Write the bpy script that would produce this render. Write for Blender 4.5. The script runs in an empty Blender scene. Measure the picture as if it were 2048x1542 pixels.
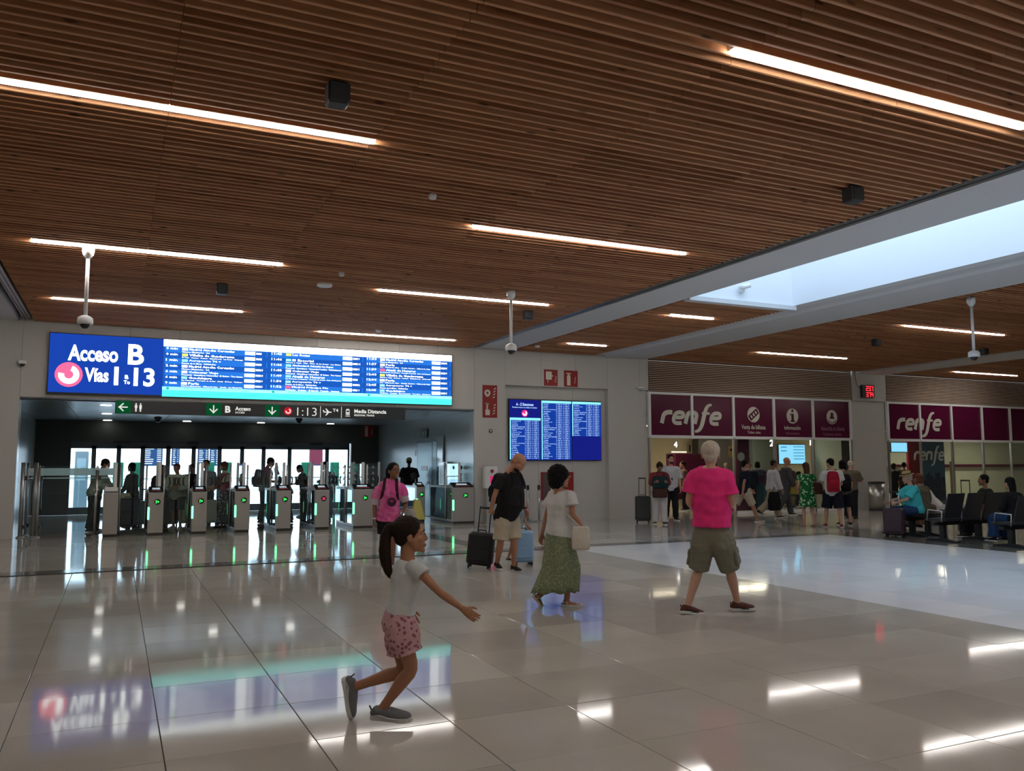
import bpy, bmesh, math, random
import numpy as np
from mathutils import Vector, Matrix, noise as MN
random.seed(7)
rng = np.random.default_rng(7)
SC = bpy.context.scene
COL = SC.collection

# ---------------------------------------------------------------- camera, world, exposure
FPX, EYE = 1677.76, 1.6                      # focal length in px of the 2048 px wide photo, eye height
YAW, PIT, ROL = math.radians(25.189), math.radians(5.411), math.radians(-0.137)
_f = np.array([math.sin(YAW)*math.cos(PIT), math.cos(YAW)*math.cos(PIT), math.sin(PIT)])
_r = np.array([math.cos(YAW), -math.sin(YAW), 0.0]); _u = np.cross(_r, _f)
CR = _r*math.cos(ROL)+_u*math.sin(ROL); CU = -_r*math.sin(ROL)+_u*math.cos(ROL)
cam = bpy.data.cameras.new('camera'); camo = bpy.data.objects.new('camera', cam); COL.objects.link(camo)
cam.sensor_width = 36; cam.lens = 36*FPX/2048; cam.clip_end = 300; cam.clip_start = 0.05
camo.matrix_world = Matrix(((CR[0], CU[0], -_f[0], 0), (CR[1], CU[1], -_f[1], 0), (CR[2], CU[2], -_f[2], EYE), (0, 0, 0, 1)))
SC.camera = camo
SC.view_settings.view_transform = 'Standard'; SC.view_settings.look = 'None'
SC.view_settings.gamma = 1; SC.view_settings.use_curve_mapping = False
SC.view_settings.exposure = 0.44
SC.cycles.max_bounces = 8; SC.cycles.diffuse_bounces = 4; SC.cycles.glossy_bounces = 4; SC.cycles.transmission_bounces = 8
SC.cycles.transparent_max_bounces = 16; SC.cycles.caustics_reflective = False; SC.cycles.caustics_refractive = False
SC.cycles.sample_clamp_indirect = 6; SC.cycles.use_denoising = True
wd = bpy.data.worlds.new('sky'); SC.world = wd; wd.use_nodes = True
bg = wd.node_tree.nodes['Background']; bg.inputs[0].default_value = (0.68, 0.83, 1.0, 1); bg.inputs[1].default_value = 3.9

def ray(px, py):
    return CR*(px-1024)-CU*(py-771)+_f*FPX
def on_z(px, py, z=0.0):
    d = ray(px, py); t = (z-EYE)/d[2]; return Vector((d[0]*t, d[1]*t, z))
def on_y(px, py, Y):
    d = ray(px, py); t = Y/d[1]; return Vector((d[0]*t, Y, d[2]*t+EYE))
def on_x(px, py, X):
    d = ray(px, py); t = X/d[0]; return Vector((X, d[1]*t, d[2]*t+EYE))
WY = 21.75                                   # main wall plane
CZ = 4.88                                    # underside of the wooden slats

# area lights: the skylight and the glass doors as portals for the daylight
def portal(loc, rot, sx, sy):
    l = bpy.data.lights.new('daylight_portal', 'AREA'); l.shape = 'RECTANGLE'; l.size = sx; l.size_y = sy
    l.cycles.is_portal = True
    o = bpy.data.objects.new('daylight_portal', l); COL.objects.link(o); o.location = loc; o.rotation_euler = rot
portal((11.58, 5.0, 7.9), (0, 0, 0), 2.8, 17)
portal((3.3, 31.45, 1.3), (-math.pi/2, 0, 0), 9.4, 2.5)

# ---------------------------------------------------------------- materials
def nd(nt, typ, **kw):
    n = nt.nodes.new(typ)
    for k, v in kw.items(): setattr(n, k, v)
    return n
def mat(name, col=(.5, .5, .5), rough=.6, metal=0, emit=None, es=1, bump=0, bscale=30, var=0, vscale=4, trans=0, spec=.5, alpha=1, stretch=None, ior=1.5, coat=0):
    m = bpy.data.materials.new(name); m.use_nodes = True; nt = m.node_tree; b = nt.nodes['Principled BSDF']
    b.inputs['Base Color'].default_value = (*col, 1); b.inputs['Roughness'].default_value = rough
    b.inputs['Metallic'].default_value = metal; b.inputs['IOR'].default_value = ior
    b.inputs['Transmission Weight'].default_value = trans; b.inputs['Specular IOR Level'].default_value = spec
    b.inputs['Alpha'].default_value = alpha; b.inputs['Coat Weight'].default_value = coat
    if emit: b.inputs['Emission Color'].default_value = (*emit, 1); b.inputs['Emission Strength'].default_value = es
    if bump or var:
        tc = nd(nt, 'ShaderNodeTexCoord'); mp = nd(nt, 'ShaderNodeMapping'); nt.links.new(tc.outputs['Object'], mp.inputs[0])
        if stretch: mp.inputs['Scale'].default_value = stretch
    if var:
        n = nd(nt, 'ShaderNodeTexNoise'); n.inputs['Scale'].default_value = vscale; n.inputs['Detail'].default_value = 6
        nt.links.new(mp.outputs[0], n.inputs[0])
        mx = nd(nt, 'ShaderNodeMix', data_type='RGBA'); nt.links.new(n.outputs[0], mx.inputs[0])
        mx.inputs[6].default_value = (*[max(0, c*(1-var)) for c in col], 1); mx.inputs[7].default_value = (*[min(1, c*(1+var)) for c in col], 1)
        nt.links.new(mx.outputs[2], b.inputs['Base Color'])
    if bump:
        n = nd(nt, 'ShaderNodeTexNoise'); n.inputs['Scale'].default_value = bscale; n.inputs['Detail'].default_value = 3
        nt.links.new(mp.outputs[0], n.inputs[0])
        bp = nd(nt, 'ShaderNodeBump'); bp.inputs['Strength'].default_value = bump; bp.inputs['Distance'].default_value = .01
        nt.links.new(n.outputs[0], bp.inputs['Height']); nt.links.new(bp.outputs[0], b.inputs['Normal'])
    return m
def emi(name, col, s):
    m = bpy.data.materials.new(name); m.use_nodes = True; nt = m.node_tree; nt.nodes.clear()
    e = nd(nt, 'ShaderNodeEmission'); e.inputs[0].default_value = (*col, 1); e.inputs[1].default_value = s
    o = nd(nt, 'ShaderNodeOutputMaterial'); nt.links.new(e.outputs[0], o.inputs[0]); return m
def glassm(name, tint=(.94, .98, .98), refl=.05, rough=.0):
    # thin architectural glass: mostly clear, mirror-like towards grazing angles
    m = bpy.data.materials.new(name); m.use_nodes = True; nt = m.node_tree; nt.nodes.clear()
    t = nd(nt, 'ShaderNodeBsdfTransparent'); t.inputs[0].default_value = (*tint, 1)
    g = nd(nt, 'ShaderNodeBsdfGlossy'); g.inputs['Roughness'].default_value = rough; g.inputs[0].default_value = (.9, .97, 1, 1)
    fr = nd(nt, 'ShaderNodeLayerWeight'); fr.inputs[0].default_value = .5
    pw = nd(nt, 'ShaderNodeMath', operation='POWER'); pw.inputs[1].default_value = 4.5; nt.links.new(fr.outputs['Facing'], pw.inputs[0])
    mu = nd(nt, 'ShaderNodeMath', operation='MULTIPLY_ADD', use_clamp=True); mu.inputs[1].default_value = 1-refl; mu.inputs[2].default_value = refl; nt.links.new(pw.outputs[0], mu.inputs[0])
    mx = nd(nt, 'ShaderNodeMixShader'); nt.links.new(mu.outputs[0], mx.inputs[0]); nt.links.new(t.outputs[0], mx.inputs[1]); nt.links.new(g.outputs[0], mx.inputs[2])
    o = nd(nt, 'ShaderNodeOutputMaterial'); nt.links.new(mx.outputs[0], o.inputs[0]); return m

def stone(name, c1, c2, rough, island=False, speck=.5):
    m = bpy.data.materials.new(name); m.use_nodes = True; nt = m.node_tree; b = nt.nodes['Principled BSDF']
    geo = nd(nt, 'ShaderNodeNewGeometry'); oi = nd(nt, 'ShaderNodeObjectInfo')
    rnd = geo.outputs['Random Per Island'] if island else oi.outputs['Random']
    n = nd(nt, 'ShaderNodeTexNoise'); n.inputs['Scale'].default_value = 120; n.inputs['Detail'].default_value = 4; n.inputs['Roughness'].default_value = .7
    nt.links.new(geo.outputs['Position'], n.inputs[0])
    n2 = nd(nt, 'ShaderNodeTexNoise'); n2.inputs['Scale'].default_value = 1.6; n2.inputs['Detail'].default_value = 4
    nt.links.new(geo.outputs['Position'], n2.inputs[0])
    a = nd(nt, 'ShaderNodeMath', operation='MULTIPLY_ADD'); a.inputs[1].default_value = speck; nt.links.new(n.outputs[0], a.inputs[0])
    a2 = nd(nt, 'ShaderNodeMath', operation='MULTIPLY_ADD'); a2.inputs[1].default_value = .34; a2.inputs[2].default_value = .0
    nt.links.new(rnd, a2.inputs[0]); nt.links.new(a2.outputs[0], a.inputs[2])
    a3 = nd(nt, 'ShaderNodeMath', operation='MULTIPLY_ADD'); a3.inputs[1].default_value = .4; nt.links.new(n2.outputs[0], a3.inputs[0]); nt.links.new(a.outputs[0], a3.inputs[2])
    mr = nd(nt, 'ShaderNodeMapRange'); mr.inputs[1].default_value = .25; mr.inputs[2].default_value = .95; nt.links.new(a3.outputs[0], mr.inputs[0])
    mx = nd(nt, 'ShaderNodeMix', data_type='RGBA'); mx.inputs[6].default_value = (*c1, 1); mx.inputs[7].default_value = (*c2, 1)
    nt.links.new(mr.outputs[0], mx.inputs[0]); nt.links.new(mx.outputs[2], b.inputs['Base Color'])
    rr = nd(nt, 'ShaderNodeMapRange'); rr.inputs[3].default_value = rough*.8; rr.inputs[4].default_value = rough*1.3
    nt.links.new(n2.outputs[0], rr.inputs[0]); nt.links.new(rr.outputs[0], b.inputs['Roughness'])
    n3 = nd(nt, 'ShaderNodeTexNoise'); n3.inputs['Scale'].default_value = 3.0; n3.inputs['Detail'].default_value = 1; nt.links.new(geo.outputs['Position'], n3.inputs[0])
    bp = nd(nt, 'ShaderNodeBump'); bp.inputs['Strength'].default_value = .03; bp.inputs['Distance'].default_value = .01; b.inputs['Specular IOR Level'].default_value = .4; b.inputs['IOR'].default_value = 1.31
    nt.links.new(n3.outputs[0], bp.inputs['Height']); nt.links.new(bp.outputs[0], b.inputs['Normal'])
    return m
def woodm(name, c1, c2, island=False):
    m = bpy.data.materials.new(name); m.use_nodes = True; nt = m.node_tree; b = nt.nodes['Principled BSDF']
    geo = nd(nt, 'ShaderNodeNewGeometry'); oi = nd(nt, 'ShaderNodeObjectInfo')
    rnd = geo.outputs['Random Per Island'] if island else oi.outputs['Random']
    mp = nd(nt, 'ShaderNodeMapping'); mp.inputs['Scale'].default_value = (1.2, 40, 30); nt.links.new(geo.outputs['Position'], mp.inputs[0])
    n = nd(nt, 'ShaderNodeTexNoise'); n.inputs['Scale'].default_value = 1.5; n.inputs['Detail'].default_value = 5; n.inputs['Distortion'].default_value = .6
    nt.links.new(mp.outputs[0], n.inputs[0])
    a = nd(nt, 'ShaderNodeMath', operation='MULTIPLY_ADD'); a.inputs[1].default_value = .45; nt.links.new(rnd, a.inputs[0]); nt.links.new(n.outputs[0], a.inputs[2])
    mr = nd(nt, 'ShaderNodeMapRange'); mr.inputs[1].default_value = .35; mr.inputs[2].default_value = 1.0; nt.links.new(a.outputs[0], mr.inputs[0])
    mx = nd(nt, 'ShaderNodeMix', data_type='RGBA'); mx.inputs[6].default_value = (*c1, 1); mx.inputs[7].default_value = (*c2, 1)
    nt.links.new(mr.outputs[0], mx.inputs[0])
    # knots
    mp2 = nd(nt, 'ShaderNodeMapping'); mp2.inputs['Scale'].default_value = (2.2, 7.6, 7); nt.links.new(geo.outputs['Position'], mp2.inputs[0])
    v = nd(nt, 'ShaderNodeTexVoronoi'); v.inputs['Scale'].default_value = 1; nt.links.new(mp2.outputs[0], v.inputs[0])
    k = nd(nt, 'ShaderNodeMapRange'); k.inputs[1].default_value = .07; k.inputs[2].default_value = .15; k.inputs[3].default_value = .35; k.inputs[4].default_value = 1
    nt.links.new(v.outputs['Distance'], k.inputs[0])
    mu = nd(nt, 'ShaderNodeMix', data_type='RGBA', blend_type='MULTIPLY'); mu.inputs[0].default_value = 1
    nt.links.new(mx.outputs[2], mu.inputs[6]); nt.links.new(k.outputs[0], mu.inputs[7]); nt.links.new(mu.outputs[2], b.inputs['Base Color'])
    b.inputs['Roughness'].default_value = .55
    return m
def ribbed(name, col, scale=40, rough=.45, metal=0.0, axis='X', strength=.25):
    m = bpy.data.materials.new(name); m.use_nodes = True; nt = m.node_tree; b = nt.nodes['Principled BSDF']
    b.inputs['Base Color'].default_value = (*col, 1); b.inputs['Roughness'].default_value = rough; b.inputs['Metallic'].default_value = metal
    geo = nd(nt, 'ShaderNodeNewGeometry'); w = nd(nt, 'ShaderNodeTexWave'); w.bands_direction = axis; w.inputs['Scale'].default_value = scale/ (2*math.pi)
    nt.links.new(geo.outputs['Position'], w.inputs[0])
    bp = nd(nt, 'ShaderNodeBump'); bp.inputs['Strength'].default_value = strength; bp.inputs['Distance'].default_value = .004
    nt.links.new(w.outputs[1], bp.inputs['Height']); nt.links.new(bp.outputs[0], b.inputs['Normal']); return m
M = {}
M['slat'] = woodm('wood_slat', (.34, .125, .048), (.64, .32, .15))
M['slat_i'] = woodm('wood_slat_far', (.34, .125, .048), (.64, .32, .15), True)
M['black'] = mat('dark_void', (.02, .016, .014), .9)
M['tile'] = stone('granite_tile', (.38, .35, .305), (.59, .545, .48), .06)
M['tile_i'] = stone('granite_tile_far', (.38, .35, .305), (.59, .545, .48), .06, True)
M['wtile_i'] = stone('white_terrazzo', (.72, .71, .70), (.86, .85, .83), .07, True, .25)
M['dstrip'] = stone('dark_granite', (.14, .13, .118), (.22, .205, .185), 0.1, True)
M['brtile_i'] = stone('brown_granite', (.13, .115, .10), (.20, .18, .155), .10, True)
M['grout'] = mat('grout', (.03, .028, .026), .9)
M['wall'] = ribbed('grey_wall_cladding', (.56, .54, .505), 95, .5)
M['wallx'] = ribbed('grey_wall_cladding_side', (.42, .44, .44), 95, .24, .35, 'Y')
M['plaster'] = mat('white_plaster', (.62, .62, .62), .7, bump=.15, bscale=6)
M['well'] = mat('white_well_paint', (.80, .82, .84), .8)
M['steel'] = mat('brushed_steel', (.52, .51, .49), .32, 1, bump=.1, bscale=60, stretch=(1, 1, .02))
M['steel_d'] = mat('dark_steel', (.06, .065, .07), .35, .6)
M['alu'] = mat('aluminium', (.55, .55, .55), .35, .9)
M['whitep'] = mat('white_plastic', (.78, .78, .77), .4)
M['blackp'] = mat('black_plastic', (.015, .015, .016), .4)
M['blackm'] = mat('black_rubber', (.01, .01, .01), .7)
M['led'] = emi('led_tube', (1.0, .955, .90), 27)
M['glass'] = glassm('clear_glass')
M['gglass'] = glassm('gate_glass', (.91, .975, .985), .05)
M['bglass'] = glassm('bluish_side_glass', (.45, .62, .68), .35)
M['frost'] = mat('frosted_band', (.82, .97, .97), .5, alpha=.85)
M['doorm'] = mat('door_frame_grey', (.10, .12, .13), .35, .7)
M['purple'] = mat('purple_vinyl', (.095, .006, .032), .2)
M['purple2'] = mat('plum_panel', (.085, .006, .03), .3)
M['cream'] = mat('cream_vinyl', (.62, .60, .52), .5)
M['beige'] = mat('beige_wall', (.62, .55, .36), .7)
M['red'] = mat('red_sign', (.30, .012, .010), .45)
M['signw'] = mat('sign_white', (.72, .69, .58), .5)
M['louv'] = mat('bronze_louver', (.72, .52, .40), .4, .35)

# ---------------------------------------------------------------- mesh helpers
class MB:
    def __init__(s): s.v = []; s.f = []
    def add(s, vs, fs):
        n = len(s.v); s.v += [tuple(map(float, p)) for p in vs]; s.f += [tuple(i+n for i in f) for f in fs]; return s
    def box(s, x0, x1, y0, y1, z0, z1):
        return s.add([(x0, y0, z0), (x1, y0, z0), (x1, y1, z0), (x0, y1, z0), (x0, y0, z1), (x1, y0, z1), (x1, y1, z1), (x0, y1, z1)],
                     [(0, 3, 2, 1), (4, 5, 6, 7), (0, 1, 5, 4), (1, 2, 6, 5), (2, 3, 7, 6), (3, 0, 4, 7)])
    def cbox(s, x0, x1, y0, y1, z0, z1, c=.01):      # box with chamfered vertical edges and top
        def ring(i, z): return [(x0+i+c, y0+i, z), (x1-i-c, y0+i, z), (x1-i, y0+i+c, z), (x1-i, y1-i-c, z), (x1-i-c, y1-i, z), (x0+i+c, y1-i, z), (x0+i, y1-i-c, z), (x0+i, y0+i+c, z)]
        R = [ring(c, z0), ring(0, z0+c), ring(0, z1-c), ring(c, z1)]
        vs = sum(R, []); fs = [tuple(range(7, -1, -1)), tuple(range(24, 32))]
        for k in range(3):
            for i in range(8): j = (i+1) % 8; fs.append((k*8+i, k*8+j, k*8+8+j, k*8+8+i))
        return s.add(vs, fs)
    def prism(s, pts, a, b, ax='y'):                 # polygon in the other two axes, extruded from a to b
        def P(p, h):
            return (p[0], h, p[1]) if ax == 'y' else (h, p[0], p[1]) if ax == 'x' else (p[0], p[1], h)
        n = len(pts); vs = [P(p, a) for p in pts]+[P(p, b) for p in pts]
        return s.add(vs, [tuple(range(n)), tuple(range(2*n-1, n-1, -1))]+[(i, n+i, n+(i+1) % n, (i+1) % n) for i in range(n)])
    def tube(s, pts, r, n=10):
        pts = [np.array(p, float) for p in pts]; rs = r if isinstance(r, (list, tuple)) else [r]*len(pts)
        rings = []; up0 = None
        for i, p in enumerate(pts):
            d = (pts[min(i+1, len(pts)-1)]-pts[max(i-1, 0)]); d = d/(np.linalg.norm(d)+1e-9)
            if up0 is None: up0 = np.array([0, 0, 1.]) if abs(d[2]) < .9 else np.array([1., 0, 0])
            a = np.cross(d, up0); a /= np.linalg.norm(a)+1e-9; b = np.cross(d, a); up0 = np.cross(a, d)
            rings += [tuple(p+rs[i]*(math.cos(2*math.pi*k/n)*a+math.sin(2*math.pi*k/n)*b)) for k in range(n)]
        m = len(pts); fs = [tuple(range(n-1, -1, -1)), tuple(range((m-1)*n, m*n))]
        for i in range(m-1):
            for k in range(n): j = (k+1) % n; fs.append((i*n+k, i*n+j, i*n+n+j, i*n+n+k))
        return s.add(rings, fs)
    def lathe(s, prof, c=(0, 0, 0), n=20):           # profile (r,z)
        vs = [(c[0]+r*math.cos(2*math.pi*k/n), c[1]+r*math.sin(2*math.pi*k/n), c[2]+z) for r, z in prof for k in range(n)]
        m = len(prof); fs = [tuple(range(n-1, -1, -1)), tuple(range((m-1)*n, m*n))]
        for i in range(m-1):
            for k in range(n): j = (k+1) % n; fs.append((i*n+k, i*n+j, i*n+n+j, i*n+n+k))
        return s.add(vs, fs)
    def ell(s, c, r, n=14, m=9, R=None):
        vs = [];
        for i in range(1, m):
            t = math.pi*i/m
            for k in range(n):
                p = np.array([r[0]*math.sin(t)*math.cos(2*math.pi*k/n), r[1]*math.sin(t)*math.sin(2*math.pi*k/n), r[2]*math.cos(t)]); vs.append(p)
        vs += [np.array([0, 0, r[2]]), np.array([0, 0, -r[2]])]
        if R is not None: vs = [R@p for p in vs]
        vs = [p+np.array(c) for p in vs]; fs = []
        for i in range(m-2):
            for k in range(n): j = (k+1) % n; fs.append((i*n+k, i*n+n+k, i*n+n+j, i*n+j))
        a, b = n*(m-1), n*(m-1)+1
        for k in range(n): j = (k+1) % n; fs += [(k, j, a), ((m-2)*n+j, (m-2)*n+k, b)]
        return s.add(vs, fs)
    def arc(s, cx, cz, r0, r1, a0, a1, y0, y1, n=24):   # flat ring sector in the x-z plane, thick in y
        P = [];
        for i in range(n+1):
            a = math.radians(a0+(a1-a0)*i/n); P.append((cx+r0*math.cos(a), cz+r0*math.sin(a), cx+r1*math.cos(a), cz+r1*math.sin(a)))
        vs = sum([[(p[0], y0, p[1]), (p[2], y0, p[3]), (p[2], y1, p[3]), (p[0], y1, p[1])] for p in P], [])
        fs = [(0, 3, 2, 1), (4*n, 4*n+1, 4*n+2, 4*n+3)]
        for i in range(n):
            for k in range(4): j = (k+1) % 4; fs.append((4*i+k, 4*i+j, 4*i+4+j, 4*i+4+k))
        return s.add(vs, fs)
    def mesh(s, name):
        me = bpy.data.meshes.new(name); me.from_pydata(s.v, [], s.f); me.validate(); 
        bm = bmesh.new(); bm.from_mesh(me); bmesh.ops.recalc_face_normals(bm, faces=bm.faces); bm.to_mesh(me); bm.free(); return me
    def build(s, name, m, parent=None, smooth=False, bevel=0, off=None):
        me = s.mesh(name)
        if off is not None: me.transform(Matrix.Translation(-Vector(off)))
        return link(name, me, m, parent, smooth, bevel)
def link(name, me, m, parent=None, smooth=False, bevel=0):
    if m is not None and not me.materials: me.materials.append(M[m] if isinstance(m, str) else m)
    if smooth: me.polygons.foreach_set('use_smooth', [True]*len(me.polygons))
    o = bpy.data.objects.new(name, me); COL.objects.link(o)
    if parent is not None: o.parent = parent
    if bevel:
        b = o.modifiers.new('edge', 'BEVEL'); b.width = bevel; b.segments = 2; b.limit_method = 'ANGLE'; b.angle_limit = math.radians(50)
    return o
def tag(o, label=None, cat=None, group=None, kind=None):
    if label: o['label'] = label
    if cat: o['category'] = cat
    if group: o['group'] = group
    if kind: o['kind'] = kind
    return o
def thing(name, label, cat, loc=(0, 0, 0), rz=0, group=None):
    o = bpy.data.objects.new(name, None); COL.objects.link(o); o.location = loc; o.rotation_euler[2] = rz; o.empty_display_size = .2
    return tag(o, label, cat, group)
def struct(o): o['kind'] = 'structure'; return o
def kids(o): return [c for c in bpy.data.objects if c.parent is o]
def dup(root, loc, rz=None, label=None):
    r = root.copy(); COL.objects.link(r); r.location = loc
    if rz is not None: r.rotation_euler[2] = rz
    if label: r['label'] = label
    for ch in kids(root):
        c = ch.copy(); COL.objects.link(c); c.parent = r
        for g in kids(ch):
            d = g.copy(); COL.objects.link(d); d.parent = c
    return r
def text_mb(txt, x, z, h=None, w=None, y=0.0, bold=0.0, align='l', res=2, shear=0, depth=.004):
    """solid lettering standing in the x-z plane and read from -y; h = height of the text box, w = width it is fitted to"""
    cu = bpy.data.curves.new('t', 'FONT'); cu.body = txt; cu.resolution_u = res; cu.offset = bold; cu.shear = shear
    o = bpy.data.objects.new('t', cu); COL.objects.link(o)
    bpy.context.view_layer.update()
    me = bpy.data.meshes.new_from_object(o.evaluated_get(bpy.context.evaluated_depsgraph_get()))
    vs = np.array([v.co[:2] for v in me.vertices]); fs = [tuple(p.vertices) for p in me.polygons]
    bpy.data.objects.remove(o); bpy.data.curves.remove(cu); bpy.data.meshes.remove(me)
    mb = MB()
    if len(vs) == 0: return mb
    lo, hi = vs.min(0), vs.max(0); vs = vs-lo; sz = hi-lo
    sy = h/sz[1] if h else w/sz[0]; sx = w/sz[0] if w else sy
    vs = vs*[sx, sy]; W = sz[0]*sx
    ox = x-(0 if align == 'l' else W/2 if align == 'c' else W)
    n = len(vs)
    mb.add([(ox+a, y, z+b) for a, b in vs], fs)
    return mb
def merge(*mbs):
    r = MB()
    for m in mbs: r.add(m.v, m.f)
    return r
# ---------------------------------------------------------------- floor
XL = [-1.36-.83*k for k in range(14, 0, -1)]+[-1.36, -.53, .3, 1.12, 1.96, 2.79, 3.78, 4.63, 5.46, 6.30, 7.15, 8.0]
YL = [3.42+.836*k for k in range(-16, 14)]
def tile_mesh(w, d, name='tile'):
    return MB().cbox(0, w, 0, d, -.02, 0, .0022).mesh(name)
fl = struct(MB().box(-12.9, 45, -9.98, 31.2, -.12, -.012).build('floor', 'grout'))
cache = {}; cand = []
for i in range(len(XL)-1):
    for j in range(len(YL)-1):
        cx, cy = (XL[i]+XL[i+1])/2, (YL[j]+YL[j+1])/2
        dx, dy = cx*CR[0]+cy*CR[1], cx*_f[0]+cy*_f[1]
        vis = dy > 1.5 and abs(dx) < dy*.68+.8
        cand.append((0 if vis else 1, dy if vis else abs(cx)+abs(cy), i, j))
cand.sort(); near = set((i, j) for _, _, i, j in cand[:300])
far = MB()
for _, _, i, j in cand:
    x0, x1, y0, y1 = XL[i]+.0024, XL[i+1]-.0024, YL[j]+.0024, YL[j+1]-.0024
    if (i, j) in near:
        k = (round(x1-x0, 3), round(y1-y0, 3))
        if k not in cache: cache[k] = tile_mesh(*k)
        o = link('tile', cache[k], 'tile', fl); o.location = (x0, y0, random.uniform(-.0006, .0))
        o.rotation_euler = (random.gauss(0, .0006), random.gauss(0, .0006), 0)
    else: far.add(*(lambda m: (m.v, m.f))(MB().box(x0, x1, y0, y1, -.02, 0)))
def tiles(mb, x0, x1, y0, y1, sx=.85, sy=.836):
    nx, ny = max(1, round((x1-x0)/sx)), max(1, round((y1-y0)/sy))
    for i in range(nx):
        for j in range(ny):
            mb.box(x0+(x1-x0)*i/nx+.0015, x0+(x1-x0)*(i+1)/nx-.0015, y0+(y1-y0)*j/ny+.0015, y0+(y1-y0)*(j+1)/ny-.0015, -.02, 0)
tiles(far, -2.4, 6.33, 14.9, 19.95); tiles(far, -2.4, 5.5, 19.95, 20.6, .85, .65); tiles(far, -2.4, 6.33, 20.6, 31.2); tiles(far, -12.9, -2.4, 14.9, WY)
tiles(far, 6.77, 9.1, 20.6, 31.2); tiles(far, 6.33, 6.77, 20.6, 31.2, .44)
tiles(far, 9.1, 16.2, 20.6, WY); tiles(far, 6.77, 16.2, 14.9, 19.95); tiles(far, 9.9, 16.2, 19.95, 20.6, .85, .65)
tiles(far, 16.9, 45, 14.5, 27.3); tiles(far, 16.9, 45, -9.9, 14.5)
tiles(far, 9.1, 16.9, WY, 27.3)
tag(far.build('distant_tiles', 'tile_i', fl), kind='stuff')
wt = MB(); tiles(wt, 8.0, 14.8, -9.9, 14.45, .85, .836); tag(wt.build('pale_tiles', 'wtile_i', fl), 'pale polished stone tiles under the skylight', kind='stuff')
ds = MB()
for x0, x1, y0, y1 in ((-12.9, 16.9, 14.45, 14.9), (6.33, 6.77, 14.9, 19.95), (5.5, 9.9, 19.95, 20.6), (16.2, 16.9, 14.9, WY)):
    if x1-x0 > y1-y0: tiles(ds, x0, x1, y0, y1, 1.2, 1)
    else: tiles(ds, x0, x1, y0, y1, 1, 1.2)
tag(ds.build('dark_strip', 'dstrip', fl), 'dark granite strip let into the floor', kind='stuff')
bt = MB(); tiles(bt, 14.8, 16.9, -9.9, 14.45); tag(bt.build('brown_tiles', 'brtile_i', fl), 'darker polished stone tiles around the seats', kind='stuff')

# ---------------------------------------------------------------- ceiling of wooden slats
PITCH, TH, DP = .132, .034, .13
XJ = [-1.80, .32, 2.25, 4.46, 6.38, 8.86]
ce = struct(MB().box(-12.9, 10.2, -9.98, WY, 5.06, 5.2).box(12.97, 45, -9.98, WY, 5.06, 5.2).box(10.2, 12.97, 13.47, WY, 5.06, 5.2).box(10.2, 12.97, -9.98, -3.4, 5.06, 5.2).build('ceiling', 'black'))
def slat_mb(mb, x0, x1, y):
    c = .005; z0, z1 = CZ, CZ+DP; a, b = y-TH/2, y+TH/2
    mb.add([(x0, a, z1), (x0, a, z0+c), (x0, a+c, z0), (x0, b-c, z0), (x0, b, z0+c), (x0, b, z1), (x1, a, z1), (x1, a, z0+c), (x1, a+c, z0), (x1, b-c, z0), (x1, b, z0+c), (x1, b, z1)],
           [(0, 1, 2, 3, 4, 5), (11, 10, 9, 8, 7, 6)]+[(i, 6+i, 6+(i+1) % 6, (i+1) % 6) for i in range(6)]); return mb
rows = [3.66+PITCH*k for k in range(-40, 137)]
segm = {}; far = MB()
for r, y in enumerate(rows):
    for i in range(5):
        x0, x1 = XJ[i]+.003, XJ[i+1]-.003
        if 40 <= r < 100:
            if i not in segm: segm[i] = slat_mb(MB(), 0, x1-x0, 0).mesh('slat')
            o = link('slat', segm[i], 'slat', ce); o.location = (x0, y, random.uniform(-.002, .002))
        else: slat_mb(far, x0, x1, y)
for y in rows[:]:                                   # the side bays
    if y > 13.6: slat_mb(far, 10.23, 12.9, y)
    if y > 4: 
        for a, b in ((14.9, 17.1), (17.11, 19.3), (19.31, 21.5), (21.51, 23.75)): slat_mb(far, a, b, y)
        slat_mb(far, 25.25, 29.5, y); slat_mb(far, 29.51, 33.9, y)
tag(far.build('distant_slats', 'slat_i', ce), kind='stuff')

# flat white bands (beams) running towards the wall
def struct_box(name, m, *b, bevel=0): return struct(MB().box(*b).build(name, m, bevel=bevel))
b1 = struct(MB().prism([(9.13, 4.90), (10.2, 4.90), (10.2, 5.06), (9.13, 5.06)], -9.98, WY-.01).build('trim_1', 'plaster'))
MB().box(8.98, 9.12, -9.98, WY-.01, 4.965, 5.0).box(8.985, 9.0, -9.98, WY-.01, 4.93, 4.97).box(9.04, 9.055, -9.98, WY-.01, 4.93, 4.97).box(9.10, 9.115, -9.98, WY-.01, 4.91, 4.97).build('track', 'alu', b1)
struct(MB().prism([(12.97, 4.97), (13.08, 4.93), (13.3, 4.92), (13.38, 4.87), (14.75, 4.86), (14.86, 4.90), (14.86, 5.07), (12.97, 5.07)], -9.98, WY-.01).build('trim_2', 'plaster'))
struct(MB().prism([(23.8, 4.83), (25.2, 4.83), (25.2, 5.07), (23.8, 5.07)], -9.98, WY-.01).build('trim_3', 'plaster'))
b4 = struct(MB().prism([(-3.6, 4.90), (-2.12, 4.90), (-2.12, 5.07), (-3.6, 5.07)], -9.98, WY-.01).build('trim_4', 'plaster'))
MB().box(-2.02, -1.86, -9.98, WY-.01, 4.965, 5.0).box(-2.02, -2.0, -9.98, WY-.01, 4.92, 4.97).box(-1.95, -1.93, -9.98, WY-.01, 4.92, 4.97).box(-1.88, -1.86, -9.98, WY-.01, 4.92, 4.97).build('track', 'alu', b4)
MB().box(10.19, 12.98, 13.36, 13.55, 4.86, 4.95).build('trim_5', 'plaster')
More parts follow.
